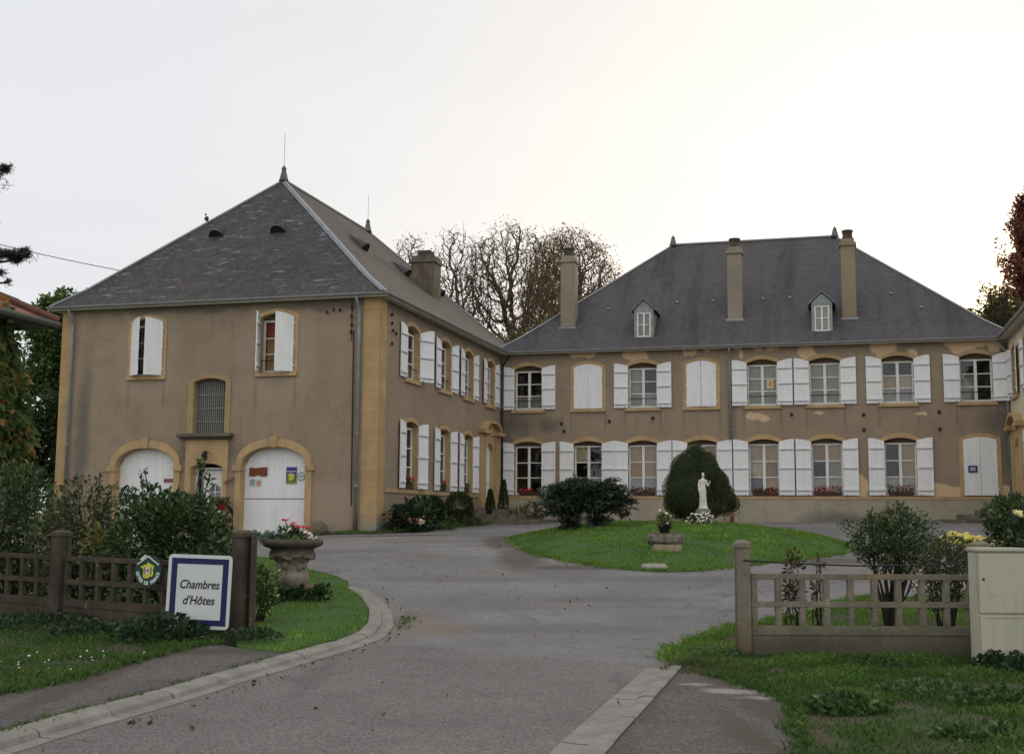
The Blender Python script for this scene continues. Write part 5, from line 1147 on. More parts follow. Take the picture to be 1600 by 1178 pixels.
def wob(t, z):
    f = 1.0
    if z > .585: f += .025*math.cos(t*16)
    elif z > .40: f += .07*math.cos(t*7+1)*math.sin((z-.40)/.18*math.pi)
    elif z > .2: f += .035*math.cos(t*5)
    else: f += .03*math.cos(t*8)
    return f
ur.lathe([(.0,.0),(.22,.0),(.235,.03),(.27,.08),(.285,.14),(.27,.19),(.235,.22),(.225,.27),(.235,.34),(.25,.385),(.30,.42),(.335,.47),(.345,.53),(.33,.57),(.36,.60),(.44,.625),(.475,.66),(.48,.70),(.455,.735),(.42,.74),(.40,.70),(.35,.66),(0,.65)], (0,0,0), 64, wob=wob)
o = ur.build('stone_urn', m_urn, None, True, loc=(UX, UY, uz+.165), disp=.014, dscale=16); tag(o, 'large carved stone urn on the left lawn, planted with red and white flowers', 'urn')
swg = MB(); rg = random.Random(8)
for i in range(46):
    a = i/46*2*math.pi; zz = .50-.05*abs(math.sin(a*3)); ell(swg, (.345*math.cos(a), .345*math.sin(a), zz+rg.uniform(-.02,.02)), (.035,.035,.035), 6, 7)
for a in (-2.4,-1.9,-.9,-.5): ell(swg, (.235*math.cos(a), .235*math.sin(a), .32+rg.uniform(-.03,.03)), (.05,.05,.07), 6, 7)
sw_o = blobmesh('relief', swg, .014, m_urn, o, True)
# flowers helper
def flowerheads(name, P, s, mat, parent=None, seed=1):
    r = np.random.default_rng(seed); V, F = [], []
    for p in P:
        nrm = np.array([r.normal()*.5, -.6+r.normal()*.4, .8]); nrm /= np.linalg.norm(nrm); a = np.cross(nrm, [1,0,.1]); a /= np.linalg.norm(a); b = np.cross(nrm, a); k = len(V); m_ = 6; ss = s*r.uniform(.7,1.25)
        V.append(p+nrm*ss*.25)
        for j in range(m_*2):
            t = math.pi*j/m_; q = ss*(1 if j % 2 else .62); V.append(p+(a*math.cos(t)+b*math.sin(t))*q)
        for j in range(m_*2): F.append((k, k+1+j, k+1+(j+1) % (m_*2)))
    return npmesh(name, np.array(V), F, mat, parent, k=3)
L_ger = leafmat('geranium_leaf', (.03,.06,.02), (.09,.15,.05), (.14,.17,.06)); F_red = simple('red_petal', (.48,.03,.045), .6, .3, 20); F_pink = simple('pink_petal', (.55,.12,.13), .6, .3, 20); F_wh = simple('white_petal', (.70,.68,.60), .6, .15, 20)
L_grey = leafmat('silver_leaf', (.10,.16,.12), (.20,.28,.22)); F_yel = simple('yellow_petal', (.50,.42,.09), .6, .2, 20); F_dk = simple('plum_petal', (.12,.02,.03), .6, .2, 20)
uf = empty('flower_planting', (UX, UY, uz+.165+.70), 0, 'red and white flowers with silver leaves growing in the big stone urn', 'flowers')
rng_ = np.random.default_rng(4)
def disc(n, r, z0, z1, sx=1, cx=0, cy=0): a = rng_.uniform(0,6.28,n); q = r*np.sqrt(rng_.random(n)); return np.c_[cx+q*np.cos(a)*sx, cy+q*np.sin(a), rng_.uniform(z0,z1,n)]
leafcloud('foliage', disc(420,.38,0,.06), .07, L_ger, uf, 1, .8, up=.6); leafcloud('foliage', disc(160,.17,.05,.24,1,-.05,0), .06, L_ger, uf, 2, .8, up=.4)
leafcloud('silver_foliage', disc(150,.14,.03,.12,1.3,-.36,-.1), .10, L_grey, uf, 3, .6, up=.1)
for cx, cy, cz in ((-.11,-.1,.335),(.02,-.12,.27),(.12,-.15,.22),(.24,-.1,.215),(.20,-.2,.225)):
    mb = MB(); mb.tube([(cx*.6,cy*.5,.0),(cx,cy,cz)], .006, 5); s_ = mb.build('stem', L_ger, uf); flowerheads('bloom', disc(9,.055,cz,cz+.025,1,cx,cy), .03, F_pink if cx < .1 else F_red, uf, int(cx*100)+50)
flowerheads('white_bloom', np.concatenate([disc(12,.06,.05,.16,1,.27,-.2), disc(6,.05,.16,.24,1,-.04,-.15), disc(5,.05,.05,.08,1,.36,-.12)]), .035, F_wh, uf, 7); flowerheads('dark_bloom', disc(6,.035,.05,.13,1,.26,-.24), .03, F_dk, uf, 9)
iv = leafmat('ivy_leaf', (.015,.035,.012), (.05,.10,.03), (.16,.22,.09))
o = leafcloud('ivy', np.concatenate([np.c_[rng_.uniform(-.5,.62,420), rng_.uniform(-.46,-.33,420), rng_.uniform(0,.15,420)], np.c_[rng_.uniform(.4,.62,160), rng_.uniform(-.4,.3,160), rng_.uniform(0,.17,160)]])+[UX,UY,uz], .075, iv, None, 5, .8, up=.2); tag(o, 'ivy creeping round the foot of the urn plinth', 'ivy')
# trough stones and pot on the island
def rock(name, loc, dims, mat, label, cat, seed=0, disp=.04, bevel=.05):
    mb = MB(); mb.box(-dims[0]/2, dims[0]/2, -dims[1]/2, dims[1]/2, 0, dims[2]); me = bpy.data.meshes.new(name); me.from_pydata(mb.v, [], mb.f); bm = bmesh.new(); bm.from_mesh(me); bmesh.ops.recalc_face_normals(bm, faces=bm.faces)
    bmesh.ops.bevel(bm, geom=bm.edges[:], offset=bevel, segments=2, affect='EDGES'); bmesh.ops.subdivide_edges(bm, edges=bm.edges[:], cuts=4, use_grid_fill=True)
    from mathutils import noise as mn
    for v in bm.verts: n_ = mn.noise_vector(v.co*4+Vector((seed*7.3,0,0))); v.co += n_*disp + mn.noise_vector(v.co*13)*disp*.35
    bm.to_mesh(me); bm.free(); o = link(name, me, mat, None, True, loc); return tag(o, label, cat)
m_rock = M('speckled_rock'); _a = m_rock.noise(m_rock.co(), 6, 6, .7); _b = m_rock.noise(m_rock.co(), 30, 5, .8); m_rock.col(m_rock.mix(m_rock.math('MULTIPLY', m_rock.rng(_b,.5,.65),.6), m_rock.mix(m_rock.rng(_a, .35, .62), (.07,.058,.05), (.27,.24,.19)), (.05,.045,.04))).rough(.95).bump(_b, .8, .02); m_rock = m_rock.m
PX, PY = at(1040, 25.7, 860), 25.7; pz = GI(PX, PY)
rock('foot_stone', (PX+.02, PY, pz-.06), (.62,.4,.18), simple('tan_stone', (.25,.22,.15), .95, .25, 6, bump=.5), 'tan foot stone under the dark stone block on the round lawn', 'stone', 1, .015, .02)
rock('stone_block', (PX-.01, PY, pz+.12), (.74,.42,.235), m_rock, 'rough dark stone block carrying the flower pot on the round lawn', 'stone', 2, .03, .04)
PZ = pz+.355
mb = MB(); mb.lathe([(0,0),(.09,0),(.10,.02),(.145,.17),(.155,.175),(.155,.20),(.14,.20),(.13,.17),(0,.16)], (0,0,0), 20); po = mb.build('flower_pot', simple('black_plastic', (.012,.015,.014), .5), None, True, loc=(PX-.02,PY,PZ)); tag(po, 'black pot with white blooms standing on the rough stone block', 'flower pot')
leafcloud('foliage', disc(330,.17,.14,.40), .075, leafmat('pot_leaf', (.06,.09,.025), (.16,.18,.06), (.30,.26,.10)), po, 11, .45, up=.5); flowerheads('bloom', np.array([[-.11,-.1,.49],[.02,-.12,.43],[.05,-.1,.42],[.09,-.12,.38],[.12,-.1,.37],[.04,-.16,.22],[.07,-.15,.2]]), .03, F_wh, po, 3)
mb = MB(); mb.tube([(-.05,-.03,.2),(-.11,-.1,.49)], .005, 5); mb.build('stem', L_ger, po)
rock('slab_stone', (at(1022,24.05,888), 24.05, GI(at(1022,24.05,888),24.05)-.03), (.50,.35,.12), simple('pale_slab', (.33,.32,.28), .9, .2, 7, bump=.4), 'pale peaked slab of stone at the near edge of the round lawn', 'stone', 3, .012, .035)
mb = MB(); ell(mb, (0,0,.16), (.26,.24,.25), 14, 20); o = mb.build('stone_ball', simple('ball_stone', (.15,.12,.09), .95, .3, 8, bump=.6), None, True, loc=(*WF(1.62,.32,0)[:2], T(*WF(1.62,.32,0)[:2])+.0), disp=.02); tag(o, 'rounded guard stone at the foot of the wall beside the right garage', 'stone')
mb = MB(); mb.tube([(0,0,-.1),(0,0,.62)], .075, 10); o = mb.build('red_post', simple('rusty_post', (.20,.075,.05), .8, .3, 6), None, True, loc=(at(1144,39.5,805), 39.5, T(at(1144,39.5,805),39.5))); tag(o, 'short rusty red post beside the clipped evergreen', 'post')
# wagon wheel with pot and bracket
wx, wy, _ = WF(4.72,.42,0); wzg = T(wx, wy)
wh = empty('wagon_wheel', (wx, wy, wzg+.56), 0, 'old iron-shod wagon wheel leaning by the front door of the left wing', 'wheel'); wh.rotation_euler = (R(-8), 0, R(42))
mb = MB(); vs = []; N1 = 40
mb.ring([(.55*math.cos(2*math.pi*i/N1), .55*math.sin(2*math.pi*i/N1)) for i in range(N1)], [(.49*math.cos(2*math.pi*i/N1), .49*math.sin(2*math.pi*i/N1)) for i in range(N1)], LF, -.03, .03); mb.build('rim', m_dark, wh)
mb = MB(); mb.tube([(0,-.09,0),(0,.09,0)], .075, 12); mb.build('hub', m_dark, wh)
for i in range(12):
    a = 2*math.pi*i/12; mb = MB(); mb.tube([(.07*math.cos(a),0,.07*math.sin(a)),(.495*math.cos(a),0,.495*math.sin(a))], [.02,.015], 6); mb.build('spoke', m_dark, wh)
hx, hy, _ = WF(4.62,.40,0)
mb = MB(); mb.lathe([(0,0),(.10,0),(.14,.18),(.15,.2),(.13,.2),(0,.17)], (0,0,0), 16); hp = mb.build('flower_pot', simple('red_pot', (.28,.035,.03), .6), None, True, loc=(hx, hy, 1.74)); tag(hp, 'red pot of trailing plants above the wagon wheel', 'flower pot')
leafcloud('foliage', disc(260,.24,.10,.38), .08, leafmat('trailing_leaf', (.05,.07,.025), (.12,.13,.05), (.20,.10,.06)), hp, 12, .5, up=.2); flowerheads('bloom', disc(8,.2,.3,.42), .03, F_pink, hp, 5)
mb = MB(); mb.tube([(0,0,0),(0,0,-.72)], .012, 6); mb.build('stand', m_dark, hp)

# flower boxes on the sills
def flower_box(loc, rz, width, label, mf, leafm, tall=.2, seed=1, nf=16):
    o = empty('flower_box', loc, rz, label, 'flower box', 'flower boxes on the ground-floor sills')
    mb = MB(); mb.add([(x*s_,y*s_b-.0,z) for s_, s_b, z in ((width/2-.02,.06,0),(width/2,.075,.14)) for x, y in ((-1,-1),(1,-1),(1,1),(-1,1))], [(3,2,1,0),(4,5,6,7)]+[(i,(i+1)%4,4+(i+1)%4,4+i) for i in range(4)]); mb.build('box', simple('brown_planter', (.09,.05,.035), .7), o)
    r = np.random.default_rng(seed); n = 260; P = np.c_[r.uniform(-width/2,width/2,n), r.uniform(-.09,.07,n), .08+tall*r.random(n)**1.3]
    leafcloud('foliage', P, .06, leafm, o, seed, .75, up=.3)
    Pf = np.c_[r.uniform(-width/2,width/2,nf), r.uniform(-.13,-.02,nf), .08+tall*r.uniform(.3,1.15,nf)]; flowerheads('bloom', Pf, .042, mf, o, seed)
    return o
L_d = leafmat('box_leaf', (.02,.04,.015), (.07,.10,.035), (.12,.10,.05))
for c, wd_, lb, mf, ta, nf in ((1.12,.8,'planter of bright red geraniums under the leftmost ground-floor window of the long building',F_red,.16,34),(5.5,.85,'planter of dull pink flowers on the ground-floor sill above the spreading juniper',F_pink,.22,18),
    (9.95,.9,'planter with a red clump at its left end, right of the clipped evergreen',F_red,.2,16),(12.15,.95,'full pink and white planter on the sill second from right',F_pink,.26,34),(14.66,.85,'leafy planter with few pink flowers on the last open ground-floor window',F_pink,.30,14)):
    flower_box(MF(c,-.12,2.415), -TH, wd_, lb, mf, L_d, ta, int(c*10), nf)
for c, lb, mf, nf in ((2.72,'red planter on the nearest courtyard window of the left wing',F_red,22),(5.9,'red planter on the middle courtyard window of the left wing',F_red,18),(8.45,'dark leafy planter on the courtyard window nearest the stone portal',F_dk,6)):
    flower_box(WE(c,-.12,2.425), math.pi/2-TH, .8, lb, mf, L_d, .26, int(c*10)+3, nf)
# steps at the corner portal
m_step = simple('mossy_step', (.14,.13,.10), .95, .35, 5, bump=.5)
stp = empty('stone_steps', WE(11.0,0,0), -TH, 'mossy stone steps in the corner below the carved portal', 'steps')
for i, (a, b, w_, z0, z1) in enumerate(((-1.75,1.72,1.05,1.2,1.88),(-2.0,1.72,1.7,1.1,1.70),(-2.2,1.72,2.35,1.0,1.53))):
    mb = MB(); mb.box(.06, w_, a, b, z0, z1-.002*i); mb.build('step', m_step, stp, bevel=.02)
s2 = empty('stone_steps', (DD.x, DD.y, 0), -TH, 'low grey stone landing below the last closed shutters on the right', 'steps')
for w_, z1 in ((1.3,1.95),(1.9,1.78),(2.5,1.62)): mb = MB(); mb.box(-w_, -.06, -3.2, -.06, 1.0, z1-.001*w_); mb.build('step', m_step, s2, bevel=.02)

# pigeon and power line
bx = AA + DM*(-7.21) + BK*2.66
mb = MB(); ell(mb, (0,0,.12), (.07,.14,.075), 10, 12, Matrix.Rotation(R(25),3,'X')); ell(mb, (0,-.13,.22), (.035,.04,.04)); mb.tube([(0,.08,.09),(0,.26,.04)], [.04,.015], 8); mb.tube([(0,-.16,.22),(0,-.2,.212)], [.012,.003], 6)
for s_ in (-1,1): mb.tube([(s_*.025,0,.08),(s_*.025,0,-.02)], .008, 5)
o = blobmesh('pigeon', mb, .012, simple('pigeon_feather', (.05,.05,.055), .8), None, True, (bx.x, bx.y, 11.12)); tag(o, 'dark pigeon perched on the left hip of the lichened roof', 'bird')
mb = MB(); a = Vector((-22,27,11.0)); b = Vector((AA - DM*10.0 + BK*6)); b.z = 9.9
mb.tube([a.lerp(b,t)-Vector((0,0,.5*math.sin(math.pi*t))) for t in np.linspace(0,1,20)], .013, 5); tag(mb.build('power_cable', m_dark), 'thin overhead cable from the pine to the lichened roof', 'cable')

# ------------------------------------------------------------------ PLANTS
def pz_(py, d): return 1.6-(py-807.6)/FPX*d*.994
def B(px, py, d, rw, rh, ry=None, dd=0):
    """blob: centre pixel, distance, half sizes in pixels -> world ellipsoid"""
    s_ = d/FPX; rw, rh = rw*s_, rh*s_
    return (at(px, d, py), d+dd, pz_(py, d), rw, ry if ry else rw*.8, rh)
m_bark = simple('bark', (.105,.088,.066), .95, .35, 6, bump=.8); m_barkd = simple('dark_bark', (.03,.024,.018), .95, .35, 6, bump=.8)
def stems(name, base, tips, r, mat, parent, seed=1, bend=.12):
    rg = random.Random(seed); mb = MB()
    for t in tips:
        a = Vector(base)+Vector((rg.uniform(-.08,.08), rg.uniform(-.08,.08), 0)); b = Vector(t); m_ = a.lerp(b,.5)+Vector((rg.uniform(-bend,bend),rg.uniform(-bend,bend),rg.uniform(0,bend)))
        mb.tube([a, a.lerp(m_,.5)+Vector((0,0,.03)), m_, m_.lerp(b,.5), b], [r, r*.85, r*.7, r*.5, r*.25], 6, cap=False)
    return mb.build(name, mat, parent, True, fix=False)
def bush(name, label, cat, blobs, n, size, mat, seed=1, aspect=.5, shell=.5, lump=.2, nstem=10, group=None, sr=.02, core=True, up=.25, sprigs=(), base=None, N=True):
    xs = [b[0] for b in blobs]; ys = [b[1] for b in blobs]; cx, cy = base or (sum(xs)/len(xs), sum(ys)/len(ys)); gz_ = T(cx, cy)+.05
    o = empty(name, (cx, cy, gz_), 0, label, cat, group); off = np.array([cx, cy, gz_])
    P, Nn = blobpts(blobs, n, seed, shell, lump)
    for (px, py0, py1, d, w_) in sprigs:      # upright shoots
        r = np.random.default_rng(int(px)+seed); k = 46; t = r.random(k); z = pz_(py0,d)+(pz_(py1,d)-pz_(py0,d))*t
        q = np.c_[at(px,d,py0)+r.normal(size=k)*w_*(1-t*.7), d+r.normal(size=k)*w_*(1-t*.7), z]; P = np.concatenate([P,q]); dn = r.normal(size=(k,3)); dn[:,2] = .6; Nn = np.concatenate([Nn, dn/np.linalg.norm(dn,axis=1)[:,None]])
    leafcloud('foliage', P-off, size, mat, o, seed, aspect, N=Nn if N else None, up=up, spread=1.3)
    if nstem:
        rg = random.Random(seed); tips = []
        for i in range(nstem):
            b = blobs[rg.randrange(len(blobs))]; tips.append((b[0]-cx+rg.uniform(-.6,.6)*b[3], b[1]-cy+rg.uniform(-.5,.5)*b[4], b[2]-gz_+rg.uniform(-.3,.5)*b[5]))
        for (px, py0, py1, d, w_) in sprigs: tips.append((at(px,d,py0)-cx, d-cy, pz_(py1,d)-gz_))
        stems('stems', (0,0,-.1), tips, sr, m_barkd, o, seed)
    return o
Lv_dark = leafmat('privet_leaf', (.016,.034,.013), (.058,.105,.032), (.14,.21,.08), tr=.25, spec=.4)
Lv_mid = leafmat('shrub_leaf', (.025,.045,.02), (.075,.115,.045), (.17,.20,.09), tr=.3, spec=.35)
Lv_loose = leafmat('loose_leaf', (.028,.042,.022), (.085,.11,.055), (.26,.26,.10), tr=.3, spec=.3)
Lv_var = leafmat('variegated_leaf', (.03,.06,.018), (.12,.17,.05), (.42,.44,.20), tr=.25)
Lv_yew = leafmat('yew_needle', (.024,.038,.013), (.066,.090,.028), (.12,.14,.05), tr=.1, rough=.7)
Lv_jun = leafmat('juniper_needle', (.013,.022,.016), (.042,.062,.042), (.09,.115,.07), tr=.1, rough=.7)
Lv_box = leafmat('box_leaf_clipped', (.016,.028,.012), (.045,.07,.022), (.09,.13,.035), tr=.1)
# left shrubs behind the fence
bush('laurel_shrub', 'dense dark green shrub with upright shoots behind the Chambres d\'Hôtes sign', 'shrub', [B(285,835,17.2,62,50,.8),B(225,850,17.2,55,60,.8),B(330,865,17.0,32,50,.5),B(250,810,17.4,50,38,.6),B(300,900,16.9,60,50,.6),B(205,910,17,50,50,.6),B(310,815,17.3,28,35,.4)], 9500, .085, Lv_dark, 3, .5, nstem=16,
     sprigs=((222,800,737,17.2,.07),(236,800,762,17.2,.06),(202,810,768,17.2,.07),(262,800,770,17.3,.06),(312,800,722,17.3,.05),(325,800,745,17.3,.07),(190,800,765,17.3,.08),(275,790,772,17.3,.06)))
bush('loose_shrub', 'grey-green loose shrub between two hedge neighbours, just left of the dark laurel', 'shrub', [B(135,815,18.6,60,58,.9),B(100,850,18.6,55,62,.9),B(170,870,18.4,50,60,.8),B(120,910,18.3,70,55,.8)], 6500, .075, Lv_loose, 5, .45, shell=.75, lump=.35, nstem=22, sprigs=((155,790,742,18.6,.09),(118,790,748,18.6,.09),(175,800,760,18.5,.08)))
bush('tall_shrub', 'tall dusky shrub at the left edge of the photo, in front of the ivy', 'shrub', [B(35,800,19.5,62,70,1.0),B(-10,830,19.5,60,90,1.0),B(60,880,19.3,60,75,.9),B(0,900,19.2,80,60,1.0)], 6500, .08, Lv_mid, 7, .5, shell=.7, lump=.3, nstem=18, sprigs=((15,760,728,19.5,.12),(60,770,738,19.5,.10)))
bush('yellowing_shrub', 'low yellow-green sapling between fence post and dark laurel', 'shrub', [B(155,850,17.0,24,26,.3),B(165,885,16.9,20,25,.25)], 420, .075, leafmat('yellow_leaf', (.07,.09,.02), (.20,.20,.05), (.32,.28,.08)), 9, .5, shell=.9, nstem=7, sr=.012)
bush('variegated_shrub', 'small cream-edged shrub on the lawn between gate post and urn', 'shrub', [B(408,912,16.6,27,27,.28),B(412,930,16.6,20,28,.22),B(398,898,16.6,18,14,.2)], 1500, .055, Lv_var, 11, .6, nstem=8, sr=.018, shell=.6)
# right shrubs
bush('rounded_shrub', 'rounded dark shrub behind the middle of the right lattice fence', 'shrub', [B(1372,835,16.6,46,36,.5),B(1415,832,16.6,42,32,.5),B(1395,865,16.5,46,28,.5),B(1355,845,16.6,26,26,.3),B(1440,850,16.5,26,28,.35),B(1400,806,16.6,26,20,.3)], 5200, .055, Lv_mid, 13, .5, nstem=18, sr=.022, shell=.6, lump=.28, base=(at(1392,16.5,900),16.5), sprigs=((1362,825,792,16.6,.07),(1408,810,782,16.6,.08),(1435,830,803,16.6,.06)))
o = bush('leggy_shrub', 'leggy bush with bare stems right behind the cabinet end of the lattice fence', 'shrub', [B(1475,875,15.8,46,40,.5),B(1500,890,15.8,34,45,.45),B(1460,905,15.7,30,40,.35)], 2900, .055, Lv_loose, 15, .5, nstem=18, sr=.016, shell=.8, lump=.3)
for i, (px, w_, h_, lb) in enumerate(((1237,15,50,'red-tipped bushy seedling showing through the left bays of the right lattice fence'),(1276,9,42,'thin sparse sapling to the right of the red-tipped seedling by the lattice fence'))):
    bush('young_shrub', lb, 'shrub', [B(px,925-12*i,15.0,w_,h_-12,.18),B(px+3,875,15.0,w_*.9,16,.13)], 420 if i == 0 else 130, .06, leafmat('seedling_leaf', (.03,.045,.018), (.08,.08,.03), (.25,.12,.07)), 17+i, .5, nstem=8, sr=.010, shell=.95)
yf = bush('yellow_flowers', 'bed of yellow and orange flowers behind the right lattice fence', 'flowers', [B(1500,850,19.5,44,12,.6),B(1540,848,19.8,30,12,.5)], 1500, .07, L_ger, 19, .6, nstem=0)
Pf, _q = blobpts([B(1495,838,19.5,26,9,.5)], 120, 4, .3); yo = np.array(yf.location); flowerheads('bloom', Pf-yo, .045, F_yel, yf, 2)
Pf, _q = blobpts([B(1535,842,19.7,30,9,.5)], 60, 5, .3); flowerheads('bloom', Pf-yo, .045, simple('apricot_petal', (.50,.28,.14), .6, .3, 20), yf, 3)
ro_ = bush('rose_bush', 'dark bush with one pale yellow bloom at the right edge above the cabinet', 'shrub', [B(1585,800,17.5,36,28,.5),B(1560,815,17.5,24,20,.4),B(1600,835,17.3,50,30,.6)], 1800, .085, Lv_mid, 21, .6, nstem=10, sr=.015, shell=.8, sprigs=((1560,800,775,17.5,.08),(1590,790,768,17.5,.1)))
flowerheads('bloom', np.array([[at(1594,17,797)-ro_.location.x, 17.0-ro_.location.y, pz_(797,17)-ro_.location.z]]*3)+np.random.default_rng(2).normal(size=(3,3))*.02, .055, simple('lemon_petal', (.62,.58,.25), .6, .2, 20), ro_, 3)
# island evergreens
Y0 = 34.0; P, Nn = blobpts([B(1080,768,Y0,41,46,.75),B(1076,740,Y0,29,38,.55),B(1087,716,Y0,17,25,.35),B(1099,738,Y0,27,34,.5),B(1116,760,Y0,24,30,.45),B(1128,776,Y0,20,22,.4),B(1142,785,Y0,13,13,.25),B(1090,790,Y0,46,19,.65),B(1058,784,Y0,20,24,.4),B(1108,722,Y0,12,16,.2),B(1056,758,Y0,14,22,.3),B(1128,750,Y0,10,13,.2)], 46000, 23, .16, .06)
yo_ = empty('clipped_yew', (at(1095,Y0), Y0, GI(at(1095,Y0),Y0)), 0, 'large clipped cone-shaped evergreen behind the white statue', 'shrub'); off = np.array(yo_.location)
leafcloud('foliage', P-off, .046, Lv_yew, yo_, 24, .4, N=Nn, up=.3)
P, Nn = blobpts([B(1090,812,Y0,36,8,.5),B(1135,800,Y0,14,9,.25)], 900, 25, .9, .3); leafcloud('low_foliage', P-off, .06, Lv_yew, yo_, 26, .35, up=-.3)
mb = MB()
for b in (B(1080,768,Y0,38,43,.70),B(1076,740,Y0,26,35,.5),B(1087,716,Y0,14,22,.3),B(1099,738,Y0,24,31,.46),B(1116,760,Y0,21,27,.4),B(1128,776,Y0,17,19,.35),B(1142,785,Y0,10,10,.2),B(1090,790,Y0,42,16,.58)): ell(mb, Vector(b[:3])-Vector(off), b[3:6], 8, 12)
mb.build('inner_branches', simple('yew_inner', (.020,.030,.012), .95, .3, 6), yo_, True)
stems('trunk', (0,0,-.1), [(.1,.1,.9),(-.15,0,.9),(.35,0,.8)], .10, m_barkd, yo_, 3)
J0 = 30.6; jb = [B(905,756,J0,34,7,.45),B(940,761,J0,34,8,.5),B(920,770,J0,50,9,.6),B(888,778,J0,34,9,.5),B(952,781,J0,26,8,.45),B(872,764,J0,18,5,.3),B(915,788,J0,54,11,.7),B(882,798,J0,24,11,.4),B(950,792,J0,24,8,.4),B(968,776,J0,20,5,.25),B(892,818,J0,14,13,.25),B(934,812,J0,16,8,.2),B(984,783,J0,8,3,.12),B(976,803,J0,6,5,.1),B(955,750,J0,9,3,.15),B(860,788,J0,9,4,.15)]
P, Nn = blobpts(jb, 17500, 31, .8, .5); jo = empty('spreading_juniper', (at(912,J0), J0, GI(at(912,J0),J0)), 0, 'low dark spreading juniper on the left part of the round lawn', 'shrub'); off = np.array(jo.location)
dj = Nn.copy(); dj[:,2] *= .15; leafcloud('foliage', P-off, .115, Lv_jun, jo, 32, .26, N=dj, up=.05)
stems('trunk', (-.45,0,-.1), [(-.5,0,.5),(-.2,.1,.8),(-.6,0,.9),(.1,0,.9)], .07, m_bark, jo, 4); stems('trunk', (.25,.1,-.1), [(.2,0,.6),(.5,.1,.8),(.75,0,.85),(0,0,.9)], .06, m_bark, jo, 5)
# flowers at the statue's foot
FX, FY = at(1093,30.7), 30.7; fb = empty('white_flowers', (FX, FY, GI(FX,FY)), 0, 'mound of small white flowers at the foot of the statue pedestal', 'flowers')
P, Nn = blobpts([(-.1,0,.10,.22,.2,.15),(.13,.05,.14,.20,.2,.16)], 700, 3, .5, .1); leafcloud('foliage', P, .05, Lv_dark, fb, 3, .6)
P, Nn = blobpts([(-.1,-.02,.11,.24,.2,.17),(.13,.03,.15,.22,.2,.18)], 190, 4, .12, .1); P = P[P[:,2] > .02]; flowerheads('bloom', P, .026, F_wh, fb, 4); flowerheads('pink_bloom', P[::7]+.01, .024, F_pink, fb, 5)
# courtyard-wall shrubs
def atW(s_, out): p = WE(s_, out, 0); return p[0], p[1], T(p[0], p[1])
x, y, z = atW(.65, .85); hb = bush('hydrangea', 'leafy hydrangea with brown and cream flower heads at the near corner of the left wing', 'shrub', [(x-.05,y-.1,z+.36,.52,.5,.42),(x+.2,y+.5,z+.46,.42,.5,.42),(x-.40,y-.3,z+.28,.28,.3,.3)], 1700, .15, leafmat('hydrangea_leaf', (.012,.026,.012), (.04,.07,.035), (.09,.14,.08)), 41, .6, nstem=6, shell=.6)
for q, m_, k in (((.35,-.65,.25),simple('cream_head',(.60,.42,.30),.8,.2,20),26),((-.55,-.75,.32),simple('brown_head',(.16,.07,.045),.8,.3,20),22),((.05,-.72,.28),simple('brown_head2',(.20,.09,.06),.8,.3,20),18),((.0,.1,.92),simple('rose_head',(.28,.10,.09),.8,.3,20),10)):
    flowerheads('flower_head', np.random.default_rng(k).normal(size=(k,3))*.045+np.array(q), .035, m_, hb, k)
for i, (s_, o_, w_, h_, lb) in enumerate(((2.75,.70,.40,.43,'left clipped box shrub with a pale top below the courtyard windows'),(5.1,.80,.47,.48,'right clipped box shrub, the darker squarer one by the steps'))):
    x, y, z = atW(s_, o_); bush('box_shrub', lb, 'shrub', [(x,y,z+h_+.12,w_,w_,h_),(x,y,z+h_+.2,w_*.93,w_*.93,h_*.9),(x+.05,y,z+h_*.6,w_*.95,w_*.9,h_*.55)], 6500, .055, Lv_box if i else leafmat('box_leaf_light', (.012,.024,.009), (.035,.06,.016), (.10,.14,.03)), 43+i, .55, nstem=0, shell=.3, lump=.07, group='clipped box shrubs')
for i, (px, d, pyb, pyt, w_, lb) in enumerate(((766,42.6,797,766,8,'smaller potted conifer before the carved portal'),(786.5,43.6,795,751,9,'taller dark conifer right of the carved portal'))):
    x = at(px, d, pyb); zb = pz_(pyb, d); zt_ = pz_(pyt, d); o = empty('potted_conifer', (x, d, zb-.28), 0, lb, 'potted conifer', 'conifers at the corner portal'); h_ = zt_-zb
    mb = MB(); mb.lathe([(0,0),(.13,0),(.17,.28),(.19,.29),(.19,.32),(.15,.32),(0,.29)], (0,0,0), 14); mb.build('pot', simple('dark_pot', (.03,.025,.022), .6), o, True)
    r = np.random.default_rng(i+3); n = 2600; t = r.random(n)**.8; a = r.uniform(0,6.28,n); rad = w_*d/FPX*(1-t*.93)**.7*(.75+.3*r.random(n)); P = np.c_[rad*np.cos(a), rad*np.sin(a), .28+h_*t]; leafcloud('foliage', P, .06, Lv_box, o, i+5, .35, N=np.c_[np.cos(a),np.sin(a),np.full(n,1.2)]*.6, up=.6); mb = MB(); mb.tube([(0,0,.2),(0,0,.2+h_*.9)], [.03,.01], 6); mb.build('trunk', m_barkd, o)
x, d = at(808,43.3), 43.3; z = pz_(806,d); sp_ = empty('spider_plant', (x,d,z), 0, 'pale arching spiky plant on the corner steps', 'plant'); r = np.random.default_rng(6); mb = MB()
for i in range(46):
    a = r.uniform(0,6.28); l = r.uniform(.3,.55); h_ = r.uniform(.15,.4); c_, s_ = math.cos(a), math.sin(a); w2 = .016; pts = [(0,0,0),(l*.4*c_,l*.4*s_,h_),(l*.8*c_,l*.8*s_,h_*.95),(l*c_,l*s_,h_*.5)]
    vs = []; 
    for k_, p in enumerate(pts): ww = w2*(1,1,.7,.1)[k_]; vs += [(p[0]-s_*ww,p[1]+c_*ww,p[2]),(p[0]+s_*ww,p[1]-c_*ww,p[2])]
    mb.add(vs, [(0,1,3,2),(2,3,5,4),(4,5,7,6)])
